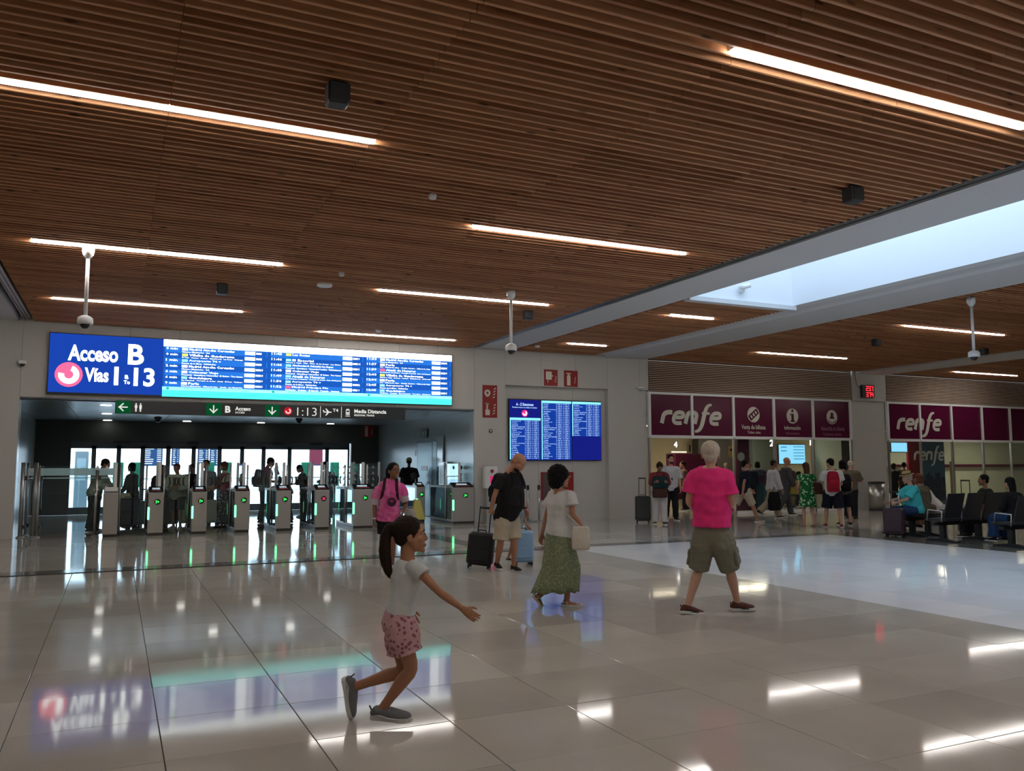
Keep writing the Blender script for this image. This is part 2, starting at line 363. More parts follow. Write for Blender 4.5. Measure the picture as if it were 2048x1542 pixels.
struct(bpy.data.objects['trim_5'])
# skylight well
wl = struct(MB().box(12.955, 12.968, -3.5, 13.47, 4.965, 8.0).box(10.205, 10.22, -3.5, 13.47, 4.91, 8.0).box(10.1, 13.07, 13.45, 13.469, 4.95, 8.0).box(10.1, 13.07, -3.6, -3.5, 5.0, 8.0).build('window_1', 'well'))
fr = MB()
for k in range(12): fr.box(10.15, 13.0, -3.4+k*1.5, -3.34+k*1.5, 7.95, 8.05)
fr.build('glazing_bar', 'whitep', wl); MB().box(10.15, 13.0, -3.5, 13.5, 8.0, 8.01).build('pane', glassm('roof_glass', (.92, .96, 1), .05), wl)
# shell behind and beside the camera
struct_box('wall_back', 'wall', -13, 45, -10.1, -10, -.1, 5.2); struct_box('wall_left', 'wall', -13.1, -13, -10, WY, -.1, 5.2)
struct_box('wall_right', 'wall', 45, 45.1, -10, 28, -.1, 5.2)

# ---------------------------------------------------------------- main wall
wf = struct(MB().box(-13, -2.4, WY+.06, WY+.3, 0, 5.2).box(-2.4, 9.2, WY+.06, WY+.3, 3.2, 5.2).box(9.2, 10.0, WY+.06, WY+.3, 0, 5.2).box(10.02, 13.45, WY+.24, WY+.3, 0, 5.2).box(13.47, 14.6, WY+.06, WY+.3, 0, 5.2).box(14.6, 14.93, WY+.23, WY+.3, 0, 5.2)
            .box(23.6, 25.3, WY+.18, WY+.5, 0, 5.2).box(14.86, 14.99, WY+.22, WY+.5, 0, 4).box(23.5, 23.63, WY+.2, WY+.5, 0, 4).box(25.27, 25.41, WY+.2, WY+.6, 0, 4).box(14.93, 23.6, WY+.26, WY+.3, 3.84, 5.2).box(25.3, 45, WY+.26, WY+.3, 3.84, 5.2).build('wall_front', 'black'))
def panels(x0, x1, z0, z1, w=1.16, y=WY, name='wall_panel', m='wall', d=.06):
    n = max(1, round((x1-x0)/w))
    for i in range(n):
        a, b = x0+(x1-x0)*i/n, x0+(x1-x0)*(i+1)/n
        MB().box(a+.003, b-.003, y, y+d, z0, z1).build(name, m, wf)
panels(-13, -2.02, 0, 5.06); panels(-2.02, 9.06, 3.16, 5.06); panels(9.06, 10.02, 0, 5.06); panels(10.02, 13.45, 3.89, 5.06)
panels(13.45, 14.60, 0, 5.06, 1.3); panels(14.60, 14.93, 3.90, 5.06); panels(14.60, 14.93, 0, 3.90, y=WY+.12, d=.1)
panels(10.02, 13.45, 0, 3.89, 1.15, WY+.18, d=.05)
MB().box(10.0, 10.02, WY+.061, WY+.24, 0, 3.9).box(13.45, 13.47, WY+.061, WY+.24, 0, 3.9).box(10.0, 13.47, WY+.061, WY+.24, 3.885, 3.9).build('reveal', 'wall', wf)
panels(23.62, 25.28, 0, 3.86, 1.9, WY+.1); panels(23.62, 25.28, 3.86, 5.06, 1.9)
# louvres above the shop fronts
for x0, x1 in ((14.96, 23.56), (25.34, 34.0)):
    lv = MB()
    for k in range(17):
        z = 3.90+k*.058
        n = 3
        for i in range(n):
            a, b = x0+(x1-x0)*i/n+.004, x0+(x1-x0)*(i+1)/n-.004
            lv.prism([(WY+.02, z), (WY+.085, z+.008), (WY+.085, z+.018), (WY+.02, z+.030), (WY+.012, z+.015)], a, b, 'x')
    tag(lv.build('louvre_blades', 'louv', wf), 'row of thin bronze louvre blades', kind='stuff')
    MB().box(x0, x1, WY+.12, WY+.14, 3.84, 4.95).build('louvre_backing', 'black', wf)

# ---------------------------------------------------------------- vestibule behind the gates
VY = 31.25
struct(MB().box(-2.5, -2.4, WY+.3, VY, 0, 3.2).box(-2.4, -2.02, WY+.061, WY+.5, 0, 3.135).build('wall_vestibule_left', 'wallx'))
vr = struct(MB().box(9.06, 9.2, WY+.061, VY, 0, 3.2).build('wall_vestibule_right', 'wallx'))
vc = struct(MB().box(-2.5, 9.06, WY+.061, VY+.2, 3.14, 3.19).build('ceiling_vestibule', mat('metal_ceiling', (.30, .32, .33), .3, .6)))
for i in range(9):
    for j in range(7):
        x0 = -2.4+i*1.272; y0 = WY+.32+j*1.34
        MB().box(x0+.006, x0+1.266, y0+.006, y0+1.334, 3.11, 3.135).build('ceiling_panel', bpy.data.materials['metal_ceiling'], vc)
DX0, DX1, DZ = -1.36, 8.0, 2.42
struct(MB().box(-2.5, DX0, VY, VY+.2, 0, 3.14).box(DX0, DX1, VY, VY+.2, DZ, 3.14).box(DX1, 9.2, VY, VY+.2, 0, 3.14).build('wall_vestibule_end', mat('dark_end_wall', (.06, .065, .06), .5)))
def doorset(name, x0, x1, cols, y=VY+.05, closed=None):
    dr = struct(MB().box(x0, x1, y, y+.08, DZ-.14, DZ).box(x0, x1, y, y+.06, 0, .05).build(name, 'doorm'))
    for i in range(len(cols)-1):
        a, b = cols[i], cols[i+1]
        MB().box(a, a+.07, y-.01, y+.06, .05, DZ-.14).box(b-.07, b, y-.01, y+.06, .05, DZ-.14).box(a, b, y-.01, y+.05, .05, .24).box(a, b, y-.01, y+.05, DZ-.24, DZ-.14).build('door_leaf_frame', 'doorm', dr)
        MB().box(a+.07, b-.07, y+.02, y+.028, .24, DZ-.24).build('glass_panel', 'glass', dr)
    return dr
cols = [on_y(p, 900, VY).x for p in (137, 188, 238, 286, 337, 388, 440, 485, 528, 580, 655)]+[7.95]
for k, (a, b) in enumerate(((0, 3), (3, 6), (6, 8), (8, 11))):
    d = doorset('door_%d' % (k+1), cols[a], cols[b], cols[a:b+1])
MB().box(2.2, 2.6, VY-.06, VY, DZ-.06, DZ+.02).box(5.1, 5.5, VY-.06, VY, DZ-.06, DZ+.02).box(-.1, .4, VY-.06, VY, DZ-.06, DZ+.02).box(6.5, 6.9, VY-.06, VY, DZ-.06, DZ+.02).build('door_sensor', 'blackp', bpy.data.objects['door_4'])
# outside the doors: paving, railing, screens, ticket machines, a red pillar
struct(MB().box(-40, 60, 31.2, 90, -.14, -.02).build('ground_outside', mat('light_paving', (.55, .57, .58), .5)))
rl = thing('railing', 'pale metal railing out on the platform beyond the glass doors', 'railing', (2, 37, -.02))
MB().tube([(-9, 0, 1.1), (14, 0, 1.1)], .03).tube([(-9, 0, .6), (14, 0, .6)], .015).build('rail', 'alu', rl)
for k in range(12): MB().tube([(-9+k*2.1, 0, 0), (-9+k*2.1, 0, 1.1)], .025, 8).build('post', 'alu', rl)
scr_b = emi('platform_screen_blue', (.03, .10, .30), .9); scr_w = emi('platform_screen_text', (.7, .85, 1), 1.4)
for k, (pa, pb, lb) in enumerate(((285, 326, 'leftmost'), (344, 360, 'second from left'), (396, 418, 'third from left'), (420, 438, 'rightmost'))):
    a, b = on_y(pa, 892, 35).x, on_y(pb, 892, 35).x; zt, zb = on_y(pa, 889, 35).z, on_y(pa, 932, 35).z
    t = thing('departure_screen', 'hanging blue departure screen seen through the doors, %s of four' % lb, 'screen', ((a+b)/2, 35, zb), group='departure screens outside the glass doors')
    w = (b-a)/2; h = zt-zb
    MB().box(-w, w, 0, .08, 0, h).build('housing', 'blackp', t); MB().box(-w+.02, w-.02, -.012, -.002, .02, h-.02).build('display', scr_b, t)
    tx = MB()
    for r in range(9):
        z = h-.07-r*(h-.1)/9; tx.box(-w+.05, -w+.05+(2*w-.1)*random.uniform(.35, .6), -.018, -.013, z-.03, z); tx.box(w*.45, w-.05, -.018, -.013, z-.03, z)
    tag(tx.build('text_lines', scr_w, t), kind='stuff'); MB().box(-.03, .03, .02, .06, h, 4.2).build('hanger', 'alu', t)
struct(MB().box(-40, 60, 33.8, 36.5, 4.0, 4.2).build('roof_outside', 'plaster'))
for k, px in enumerate((234, 268, 417, 452, 610, 668)):
    p = on_y(px, 1000, 33.2); 
    lb = ['left of the dark haired woman', 'beside the first glass post', 'behind the bearded man', 'at the middle doors', 'by the open doorway', 'at the last glass door'][k]
    t = thing('ticket_validator', 'green ticket validator outside the doors, ' + lb, 'machine', (p.x, 33.2, -.02), group='green validators outside the doors')
    MB().box(-.05, .05, -.04, .04, 0, .9).box(-.16, .16, -.14, .14, 0, .03).build('post', mat('green_post', (.01, .12, .07), .5), t)
    MB().cbox(-.17, .17, -.09, .09, .85, 1.75, .02).build('housing', mat('green_housing', (.0, .20, .10), .5), t)
p = on_y(630, 1000, 36); t = thing('advert_pillar', 'plum red banner pillar standing outside the right glass doors', 'pillar', (p.x, 36, -.02))
MB().cbox(-.28, .28, -.1, .1, 0, 3.2, .03).build('panel', mat('plum_banner', (.20, .01, .04), .5), t); MB().box(-.35, .35, -.3, .3, 0, .06).build('foot', 'steel_d', t)
p = on_y(160, 1000, 34); t = thing('information_post', 'grey freestanding information post outside the leftmost glass door', 'post', (p.x, 34, -.02))
MB().cbox(-.22, .22, -.12, .12, 0, 2.15, .03).build('body', mat('grey_post', (.16, .22, .25), .5), t); MB().box(-.15, .15, -.13, -.12, 1.1, 1.9).build('display', mat('post_glass', (.3, .4, .45), .1), t)
# ---------------------------------------------------------------- LED bars
LZ = 4.865
bar_me = {}
def led_bar(a, b, label):
    p, q = on_z(*a, LZ), on_z(*b, LZ); return led_bar_w(p.x, q.x, (p.y+q.y)/2, label)
def led_bar_w(x0, x1, y, label, group='long light bars in the slat ceiling'):
    L = x1-x0; k = round(L, 1)
    t = thing('light_bar', label, 'light', ((x0+x1)/2, y, LZ), group=group)
    if k not in bar_me:
        w = .035; n = 10; pr = [(-k/2+w-w*math.sin(math.pi*i/n), -w*math.cos(math.pi*i/n)) for i in range(n+1)]+[(k/2-w+w*math.sin(math.pi*i/n), w*math.cos(math.pi*i/n)) for i in range(n+1)]
        bar_me[k] = (MB().prism(pr, -.004, .03, 'z').mesh('diffuser'), MB().box(-k/2, k/2, -.045, .045, .03, .09).mesh('housing'))
    link('diffuser', bar_me[k][0], 'led', t); link('housing', bar_me[k][1], 'whitep', t); return t
F1 = (4.35, 7.94)
for a, b, lb in (((62, 484), (566, 530), 'white light bar behind the left hanging dome camera'), ((102, 597), (486, 624), 'white light bar nearest the access sign on the left'),
                 ((945, 456), (1372, 508), 'white light bar in the middle of the wooden ceiling'), ((1465, 103), (2045, 259), 'large white light bar at upper right of the wooden ceiling'),
                 ((757, 581), (1096, 611), 'white light bar crossing behind the central hanging dome camera'), ((636, 664), (911, 681), 'white light bar just above the departure board'),
                 ((1810, 652), (2007, 671), 'white light bar behind the right hanging dome camera'), ((1514, 706), (1697, 717), 'white light bar above the first shop front'),
                 ((1338, 632), (1428, 638), 'short white light bar beside the skylight'), ((1136, 688), (1213, 692), 'short white light bar between the two beams near the wall'),
                 ((1908, 744), (2036, 752), 'white light bar above the second shop front')):
    led_bar(a, b, lb)
e = on_z(745, 290, LZ); led_bar_w(e.x-3.58, e.x, e.y-.06, 'large white light bar at upper left, cut by the picture edge')
for i_, (x, y) in enumerate(((e.x-3.58, 2.9), (4.35, -.5), (e.x-3.58, -2.4), (4.35, -6), (17, 8), (17, 2.5), (-10, 8), (-10, 15), (17, -4), (28, 13), (28, 6))):
    led_bar_w(x, x+3.58, y, 'white light bar outside the picture, '+['left row, just overhead', 'right row, first behind the camera', 'left row, behind the camera', 'right row, farthest behind the camera', 'beyond the skylight, third row from the shops', 'beyond the skylight, nearest the camera', 'beyond the left beam, nearer one', 'beyond the left beam, farther one', 'beyond the skylight, behind the camera', 'far right bay, farther one', 'far right bay, nearer one'][i_])

# ---------------------------------------------------------------- speakers, detectors, dome cameras
def speaker(px, py, label):
    p = on_z(px, py, 4.80); t = thing('ceiling_speaker', label, 'speaker', (p.x, p.y, 4.80), group='black speakers under the slats')
    MB().cbox(-.095, .095, -.09, .09, -.10, .1, .02).build('cabinet', 'blackp', t); MB().box(-.08, .08, -.1, -.09, -.08, .07).build('grille', mat('speaker_grille', (.03, .03, .03), .8), t)
    MB().box(-.03, .03, -.02, .02, .1, .2).build('bracket', 'steel_d', t)
for a in (((675, 190), 'black cube speaker right of the big left light bar'), ((1705, 390), 'black cube speaker near the beam on the right'), ((444, 578), 'small black speaker between the left light bars'),
          ((1056, 630), 'black speaker beside the central hanging camera'), ((1752, 685), 'black speaker in the right bay, left of the hanging camera'), ((1968, 703), 'black speaker in the right bay, beyond the hanging camera')):
    speaker(*a[0], a[1])
def disc(px, py, r, label, name='smoke_detector', cat='detector'):
    p = on_z(px, py, 4.86); t = MB().lathe([(r*.55, -.03), (r*.9, -.02), (r, 0), (r, .03)]).build(name, 'whitep', smooth=False); t.location = (p.x, p.y, 4.86); tag(t, label, cat)
disc(865, 394, .05, 'tiny white detector on the slats in mid ceiling'); disc(649, 571, .14, 'large round white wireless access disc on the slats', 'wireless_access_point', 'access point'); disc(683, 549, .05, 'tiny white detector beside the large white disc'); disc(757, 662, .07, 'tiny white detector above the departure board')
disc(1075, 693, .07, 'tiny white detector on the narrow bay ceiling')
def pole_cam(px, py, pyb, label):
    p = on_z(px, py, 4.86); d = on_y(px, pyb, p.y).z; L = 4.86-d
    t = thing('hanging_dome_camera', label, 'camera', (p.x, p.y, 4.86), group='dome cameras on ceiling poles')
    MB().lathe([(.03, -.16), (.075, -.1), (.085, -.05), (.085, .02)]).build('ceiling_mount', 'whitep', t, True)
    MB().lathe([(.028, -L+.12), (.028, -.1)], n=14).build('pole', 'whitep', t, True)
    MB().lathe([(.05, -L+.04), (.105, -L+.05), (.11, -L+.07), (.105, -L+.14), (.06, -L+.17), (.03, -L+.18)]).build('housing', 'whitep', t, True)
    MB().ell((0, 0, -L+.05), (.072, .072, .075)).build('dome', mat('smoked_dome', (.02, .02, .03), .08), t, True)
pole_cam(177, 497, 655, 'white dome camera on a pole in front of the access sign'); pole_cam(1022, 583, 706, 'white dome camera on a pole in mid hall'); pole_cam(1942, 597, 718, 'white dome camera on a pole in the right bay')
p = on_y(46, 727, WY); t = thing('wall_camera', 'small white dome camera on the wall left of the access sign', 'camera', (p.x, WY, p.z))
MB().cbox(-.08, .08, -.16, 0, -.02, .06, .01).build('bracket', 'whitep', t); MB().ell((0, -.1, -.03), (.055, .055, .05)).build('dome', 'blackp', t, True)
p = on_y(1478, 577, 13.5); t = thing('well_camera', 'white bullet camera on the wall of the skylight well', 'camera', (p.x, 13.5, p.z))
MB().tube([(0, 0, -.09), (0, -.12, -.08), (0, -.15, 0)], .035).build('arm', 'whitep', t, True); MB().tube([(-.1, -.14, -.02), (.12, -.2, .04)], .05, 14).build('body', 'whitep', t, True); MB().tube([(.115, -.2, .04), (.125, -.203, .042)], .035, 12).build('lens', 'blackp', t)
p = on_y(1279, 778, WY); t = MB().cbox(-.12, .12, -.1, 0, 0, .06, .01).build('air_freshener', 'whitep'); t.location = (p.x, WY+.0, p.z); tag(t, 'small white box fixed on the wall ledge left of the louvres', 'box')

# ---------------------------------------------------------------- the large LED board over the gates
def wl_(px, py): q = on_y(px, py, WY); return q.x, q.z
bw = emi('board_white', (.93, 1.0, 1.0), 2.1); bb = emi('board_blue', (.010, .085, .42), 1.0); bb2 = emi('board_blue_light', (.02, .16, .62), 1.0)
bdk = emi('board_navy', (.008, .045, .33), 1.0); bt = emi('board_teal', (.03, .75, .62), 1.3); btl = emi('board_teal_pale', (.26, .88, .86), 1.35)
bpk = emi('board_pink', (1.0, .10, .22), 1.3); byl = emi('board_yellow', (.75, .90, .10), 1.5); btd = emi('board_teal_dark', (.02, .45, .42), 1.0)
BX0, BX1, BZ0, BZ1, SX = -1.47, 8.33, 3.25, 4.63, .93
bd = thing('departure_board', 'huge lit departure board reading Acceso B above the ticket gates', 'departure board', ((BX0+BX1)/2, WY, BZ0))
bo = Vector(((BX0+BX1)/2, WY, BZ0))
Yf = WY-.12
def bbx(mb, name, m, par=bd, o=bo): return mb.build(name, m, par, off=o)
bbx(MB().box(BX0-.02, BX1+.02, WY-.11, WY, BZ0-.02, BZ1+.02), 'housing', 'blackp')
bbx(MB().box(BX0, SX-.005, Yf, WY-.111, BZ0+.03, BZ1), 'access_panel', bdk)
bbx(MB().box(SX, BX1, Yf, WY-.111, BZ0, BZ1), 'timetable_panel', bb)
Yt = Yf-.006
def fit(txt, x0, x1, z0, z1, bold=.0, **k): return text_mb(txt, x0, z0, z1-z0, x1-x0, Yt, bold, **k)
acc = []
for s, a, b in (('Acceso', (136, 722), (237, 695)), ('B', (257, 730), (287, 691)), ('Vías', (169, 764), (218, 738)), ('1', (225, 771), (240, 735)), ('a', (249, 759), (257, 751)), ('To', (249, 769), (258, 762)), ('13', (264, 773), (312, 738))):
    x0, z0 = wl_(*a); x1, z1 = wl_(*b); acc.append(text_mb(s, (x0+x1)/2, z0, z1-z0, None if len(s) < 3 else x1-x0, Yt, .03, 'c', res=4))
for l_ in acc: bbx(l_, 'lettering', bw)
cx, cz = wl_(138, 750)
bbx(MB().arc(cx, cz, 0, .285, 0, 360, Yt, Yf), 'red_disc', bpk)
bbx(MB().arc(cx, cz, .095, .215, -190, 70, Yt-.006, Yt, 30), 'train_emblem', bw)
# timetable: three columns of seven trains
H_ = BZ1-BZ0; hz = BZ1-.17; fz = BZ0+.17; CW = (BX1-SX)/3
bbx(MB().box(SX, BX1, Yt, Yf, hz, BZ1), 'header_band', bw)
bbx(MB().box(SX, BX1, Yt, Yf, fz-.01, fz+.07), 'footer_band_upper', btl); bbx(MB().box(SX, BX1, Yt, Yf, BZ0, fz-.01), 'footer_band_lower', emi('board_teal_mid', (.07, .78, .68), 1.15))
stn = ['Madrid Atocha Cercanías', 'Villalba de Guadarrama', 'Aeropuerto T4 +', 'Madrid Atocha Cercanías', 'Colmenar Viejo', 'Guadalajara', 'Parla',
       'Las Rozas', 'El Escorial', 'Alcobendas-S. Sebastián los Reyes', 'Colmenar Viejo', 'Alcalá de Henares', 'Aeropuerto T4 +', 'Madrid Príncipe Pío',
       'Madrid Atocha Cercanías', 'Parla', 'Alcalá de Henares', 'Villalba de Guadarrama', 'Parla', 'Aeropuerto T4 +', 'Guadalajara']
via = ['Nuevos Ministerios · Sol', 'El Tejar · Aravaca · Pozuelo · Majadahonda · Las Rozas · Galapagar', 'Fuente de la Mora · Valdebebas', 'Nuevos Ministerios · Sol', 'Fuencarral · Cantoblanco Universidad · El Goloso · Tres Cantos', 'San Fernando · Torrejón de Ardoz · Alcalá · El Pozo · Vicálvaro', 'Nuevos Ministerios · Villaverde Bajo · Getafe · Las Margaritas',
       '', 'Ramón y Cajal · Pitis · Pinar de las Rozas · Las Matas', 'Fuencarral · Cantoblanco · Universidad Pontificia · Valdelasfuentes', 'Fuencarral · Cantoblanco Universidad · El Goloso · Tres Cantos', 'San Fernando de Henares · Torrejón de Ardoz · Soto del Henares', 'Fuente de la Mora · Valdebebas', 'Pirámides · Delicias · El Barrial · Pozuelo · Aravaca',
       'Nuevos Ministerios · Sol', 'Sol · Villaverde Alto · Getafe Centro · Villaverde Bajo', 'San Fernando de Henares · Torrejón de Ardoz · Soto del Henares', 'Ramón y Cajal · Aravaca · Pozuelo · Majadahonda · El Escorial', 'Sol · Villaverde Alto · Getafe Centro · Villaverde Bajo', 'Fuente de la Mora · Valdebebas', 'Vicálvaro · Coslada · San Fernando · Torrejón · Azuqueca']
tim = ['0 min', '0 min', '1 min', '2 min', '6 min', '6 min', '9 min', '11:45', '11:46', '11:46', '11:48', '11:49', '11:50', '11:52', '11:53', '11:57', '11:59', '12:03', '12:04', '12:05', '12:05']
trk = ['3', '11', '10', '3 · 5', '4 · 8', '6 · 9', '3 · 5', '4 · 9', '10 · 11', '4 · 5', '4 · 5', '9', '9 · 12', '10 · 9', '3 · 5', '3 · 5', '6 · 9', '6 · 9', '3 · 5', '9 · 12', '3 · 5']
pill = [0, 1, 2, 0, 0, 2, 0, 1, 2, 2, 0, 2, 2, 3, 0, 0, 3, 1, 0, 2, 2]
RH = (hz-fz-.07)/7
def bme(w, h, m): e_ = MB().box(-w/2, w/2, 0, .006, -h/2, h/2).mesh('lit_cell'); e_.materials.append(m); return e_
CELL_ME = bme(.27, RH-.008, bb); BADGE = [bme(.13, .06, q) for q in (bw, byl, btl, bpk)]; BOX_A = bme(.25, .083, bw); BOX_B = bme(.13, .042, bw); STRIPE = bme(CW-.08, RH, bb2)
txt = MB(); box = MB(); alt = MB(); pl = {0: MB(), 1: MB(), 2: MB(), 3: MB()}; dk = MB()
for c in range(3):
    X = SX+c*CW
    for r in range(7):
        i = c*7+r; zt = hz-r*RH; zm = zt-RH*.5
        if r % 2 == 0: o_ = link('row_stripe', STRIPE, None, bd); o_.location = Vector((X+CW/2, Yf-.003, zm))-bo
        o_ = link('track_cell', CELL_ME, None, bd); o_.location = Vector((X+CW-.2, Yf-.004, zm))-bo
        t = text_mb(tim[i], X+.06, zm-.0, .058, .26, Yt, .02, res=1); txt.add(t.v, t.f)
        o_ = link('line_badge', BADGE[pill[i]], None, bd); o_.location = Vector((X+.485, Yt, zm+.022))-bo
        t = text_mb(stn[i], X+.58, zm-.016 if 'j' in stn[i] or 'g' in stn[i] else zm-.004, .066 if 'j' in stn[i] or 'g' in stn[i] else .056, min(1.05, .049*len(stn[i])), Yt, .02, res=1); txt.add(t.v, t.f)
        if via[i]: t = text_mb(via[i], X+.42, zm-.062, .036, min(1.42, .026*len(via[i])), Yt, .015, res=1); txt.add(t.v, t.f)
        
        for q, mm in ((2.005, BOX_A), (2.215, BOX_B)): o_ = link('status_box', mm, None, bd); o_.location = Vector((X+q, Yt, zm+.004))-bo
        t = text_mb(trk[i], X+CW-.20, zm-.02, .05, None, Yt, .02, 'c', res=1); txt.add(t.v, t.f)
tag(bbx(txt, 'timetable_lettering', bw), kind='stuff')
ft = MB()
for c in range(3):
    X = SX+c*CW
    for s, x, z, w in (('Madrid a Madrid Atocha Cercanías', X+.5, fz+.012, 1.5), ('Servicio interrumpido por obras entre estaciones · próximos trenes · consulte personal', X+.12, BZ0+.055, 2.2)):
        t = text_mb(s, x, z, .045, w, Yt-.003, 0, res=1); ft.add(t.v, t.f)
    ft.arc(X+.12, fz+.03, 0, .035, 0, 360, Yt-.004, Yt, 10)
bbx(ft, 'footer_lettering', btd)

# ---------------------------------------------------------------- black way-finding band under the lintel
t = thing('wayfinding_sign', 'long black way-finding sign with green arrows under the lintel', 'sign', (3.46, WY-.02, 2.82)); o = Vector((3.46, WY-.02, 2.82)); YS = WY-.03
SZ0, SZ1 = 2.82, 3.135
def sb(mb, name, m): return mb.build(name, m, t, off=o)
sb(MB().box(-.07, 7.02, YS, YS+.12, SZ0, SZ1), 'housing', mat('sign_black', (.018, .02, .022), .35))
gr = emi('sign_green', (.002, .055, .016), 1.0)
YS2 = YS-.004
def sx(px): return on_y(px, 815, WY).x
for a_, b_ in ((233, 262), (412, 443), (530, 558)): sb(MB().box(sx(a_), sx(b_), YS2, YS, SZ0+.01, SZ1-.01), 'green_field', gr)
sw = emi('sign_lettering', (.72, .72, .66), .8)
def arrow(cx, cz, s, dirn):
    m = MB(); d = {'l': (-1, 0), 'd': (0, -1)}[dirn]; n = (-d[1], d[0])
    def P(a, b): return (cx+d[0]*a+n[0]*b, cz+d[1]*a+n[1]*b)
    w = .014
    m.prism([P(-s, -w), P(s, -w), P(s, w), P(-s, w)], YS2-.004, YS2)
    for q in (1, -1): m.prism([P(s, 0), P(s-.1*1, q*.1), P(s-.1-.02, q*.1-q*.02), P(s-.04, 0)], YS2-.004, YS2)
    return m
mid = (SZ0+SZ1)/2
for a_, d_ in ((246, 'l'), (427, 'd'), (544, 'd')): sb(arrow(sx(a_), mid, .1, d_), 'arrow', sw)
def man(cx, cz, h, skirt=False, y=None):
    y = YS2 if y is None else y; m = MB().arc(cx, cz+h*.42, 0, h*.085, 0, 360, y-.004, y, 12)
    w = h*.12
    m.prism([(cx-w, cz+h*.3), (cx+w, cz+h*.3), (cx+w*1.25, cz-h*.02), (cx+w*.8, cz-h*.02), (cx+w*(1.3 if skirt else .75), cz-h*.18), (cx+w*.7, cz-h*.18), (cx+w*.65, cz-h*.5), (cx+w*.1, cz-h*.5), (cx, cz-h*.15), (cx-w*.1, cz-h*.5), (cx-w*.65, cz-h*.5), (cx-w*.7, cz-h*.18), (cx-w*(1.3 if skirt else .75), cz-h*.18), (cx-w*.8, cz-h*.02), (cx-w*1.25, cz-h*.02)], y-.004, y); return m
sb(man(sx(272), mid, .2), 'toilet_pictogram', sw); sb(man(sx(281), mid, .2, True), 'toilet_pictogram', sw)
L = []
def st(s, p0, p1, z0, z1, b=.02): L.append(text_mb(s, sx(p0), SZ0+z0, z1-z0, sx(p1)-sx(p0), YS2-.004, b, res=3))
st('B', 450, 461, .08, .25, .04); st('Acceso', 470, 501, .14, .24, .03); st('ACCESS', 470, 489, .07, .115); st('1:13', 594, 633, .05, .26, -.01); st('T4', 665, 676, .17, .25); st('Media Distancia', 708, 772, .15, .25, .03); st('REGIONAL TRAINS', 708, 748, .07, .12)
for l_ in L: sb(l_, 'lettering', sw)
cx = sx(576); sb(MB().arc(cx, mid, 0, .105, 0, 360, YS2-.004, YS), 'red_disc', emi('sign_red', (.45, .01, .02), .8)); sb(MB().arc(cx, mid, .035, .07, -190, 70, YS2-.008, YS2-.004), 'train_emblem', emi('sign_pink', (1, .55, .55), .8))
for a_ in (640, 682): sb(MB().box(sx(a_), sx(a_)+.012, YS2, YS, SZ0+.01, SZ1-.01), 'divider', sw)
ax = sx(654); sb(MB().prism([(ax-.1, mid-.012), (ax+.1, mid-.014), (ax+.12, mid), (ax+.1, mid+.014), (ax-.1, mid+.012)], YS2-.004, YS2).prism([(ax-.0, mid+.01), (ax-.05, mid+.09), (ax-.02, mid+.09), (ax+.05, mid+.01)], YS2-.004, YS2).prism([(ax-.0, mid-.01), (ax-.05, mid-.09), (ax-.02, mid-.09), (ax+.05, mid-.01)], YS2-.004, YS2).prism([(ax-.09, mid), (ax-.12, mid+.05), (ax-.09, mid+.05), (ax-.06, mid)], YS2-.004, YS2), 'aeroplane_pictogram', sw)
tx = sx(695); tm = MB().prism([(tx-.05, mid-.06), (tx+.05, mid-.06), (tx+.05, mid+.06), (tx+.03, mid+.095), (tx-.03, mid+.095), (tx-.05, mid+.06)], YS2-.004, YS2).box(tx-.06, tx+.06, YS2-.004, YS2, mid-.1, mid-.085)
sb(tm, 'train_pictogram', sw); sb(MB().box(tx-.038, tx+.038, YS2-.008, YS2-.004, mid+.01, mid+.055).arc(tx-.025, mid-.03, 0, .012, 0, 360, YS2-.008, YS2-.004, 8).arc(tx+.025, mid-.03, 0, .012, 0, 360, YS2-.008, YS2-.004, 8), 'train_window', 'sign_black' in M and 'x' or bpy.data.materials['sign_black'])

# ---------------------------------------------------------------- A-Z board in the alcove
ax0, ax1, az0, az1 = 10.18, 13.26, 1.72, 3.51; YA = WY+.10
t = thing('station_screen', 'blue A to Z stations screen wall in the alcove', 'screen', ((ax0+ax1)/2, YA, az0)); o = Vector(((ax0+ax1)/2, YA, az0))
nv = emi('screen_navy', (.006, .010, .16), 1.0); nb = emi('screen_blue', (.006, .035, .27), 1.0); ct = emi('screen_text', (.42, .62, .95), 1.15); cc = emi('screen_cyan', (.22, .68, .85), 1.1)
MB().box(ax0, ax1, YA, YA+.08, az0, az1).build('housing', 'blackp', t, off=o)
W3 = (ax1-ax0)/3
P = MB(); P2 = MB(); T = MB(); C = MB()
names = 'Aeropuerto T4,Alcalá de Henares,Alcalá de Henares Universidad,Alcobendas S. Sebastián Reyes,Alpedrete,Aranjuez,Arganda,Azuqueca,Cantoblanco,Cercedilla,Chamartín,Colmenar Viejo,Coslada,Collado,Delicias,El Barrial C. Comercial Pozuelo,El Escorial,El Pozo,El Tejar'.split(',')
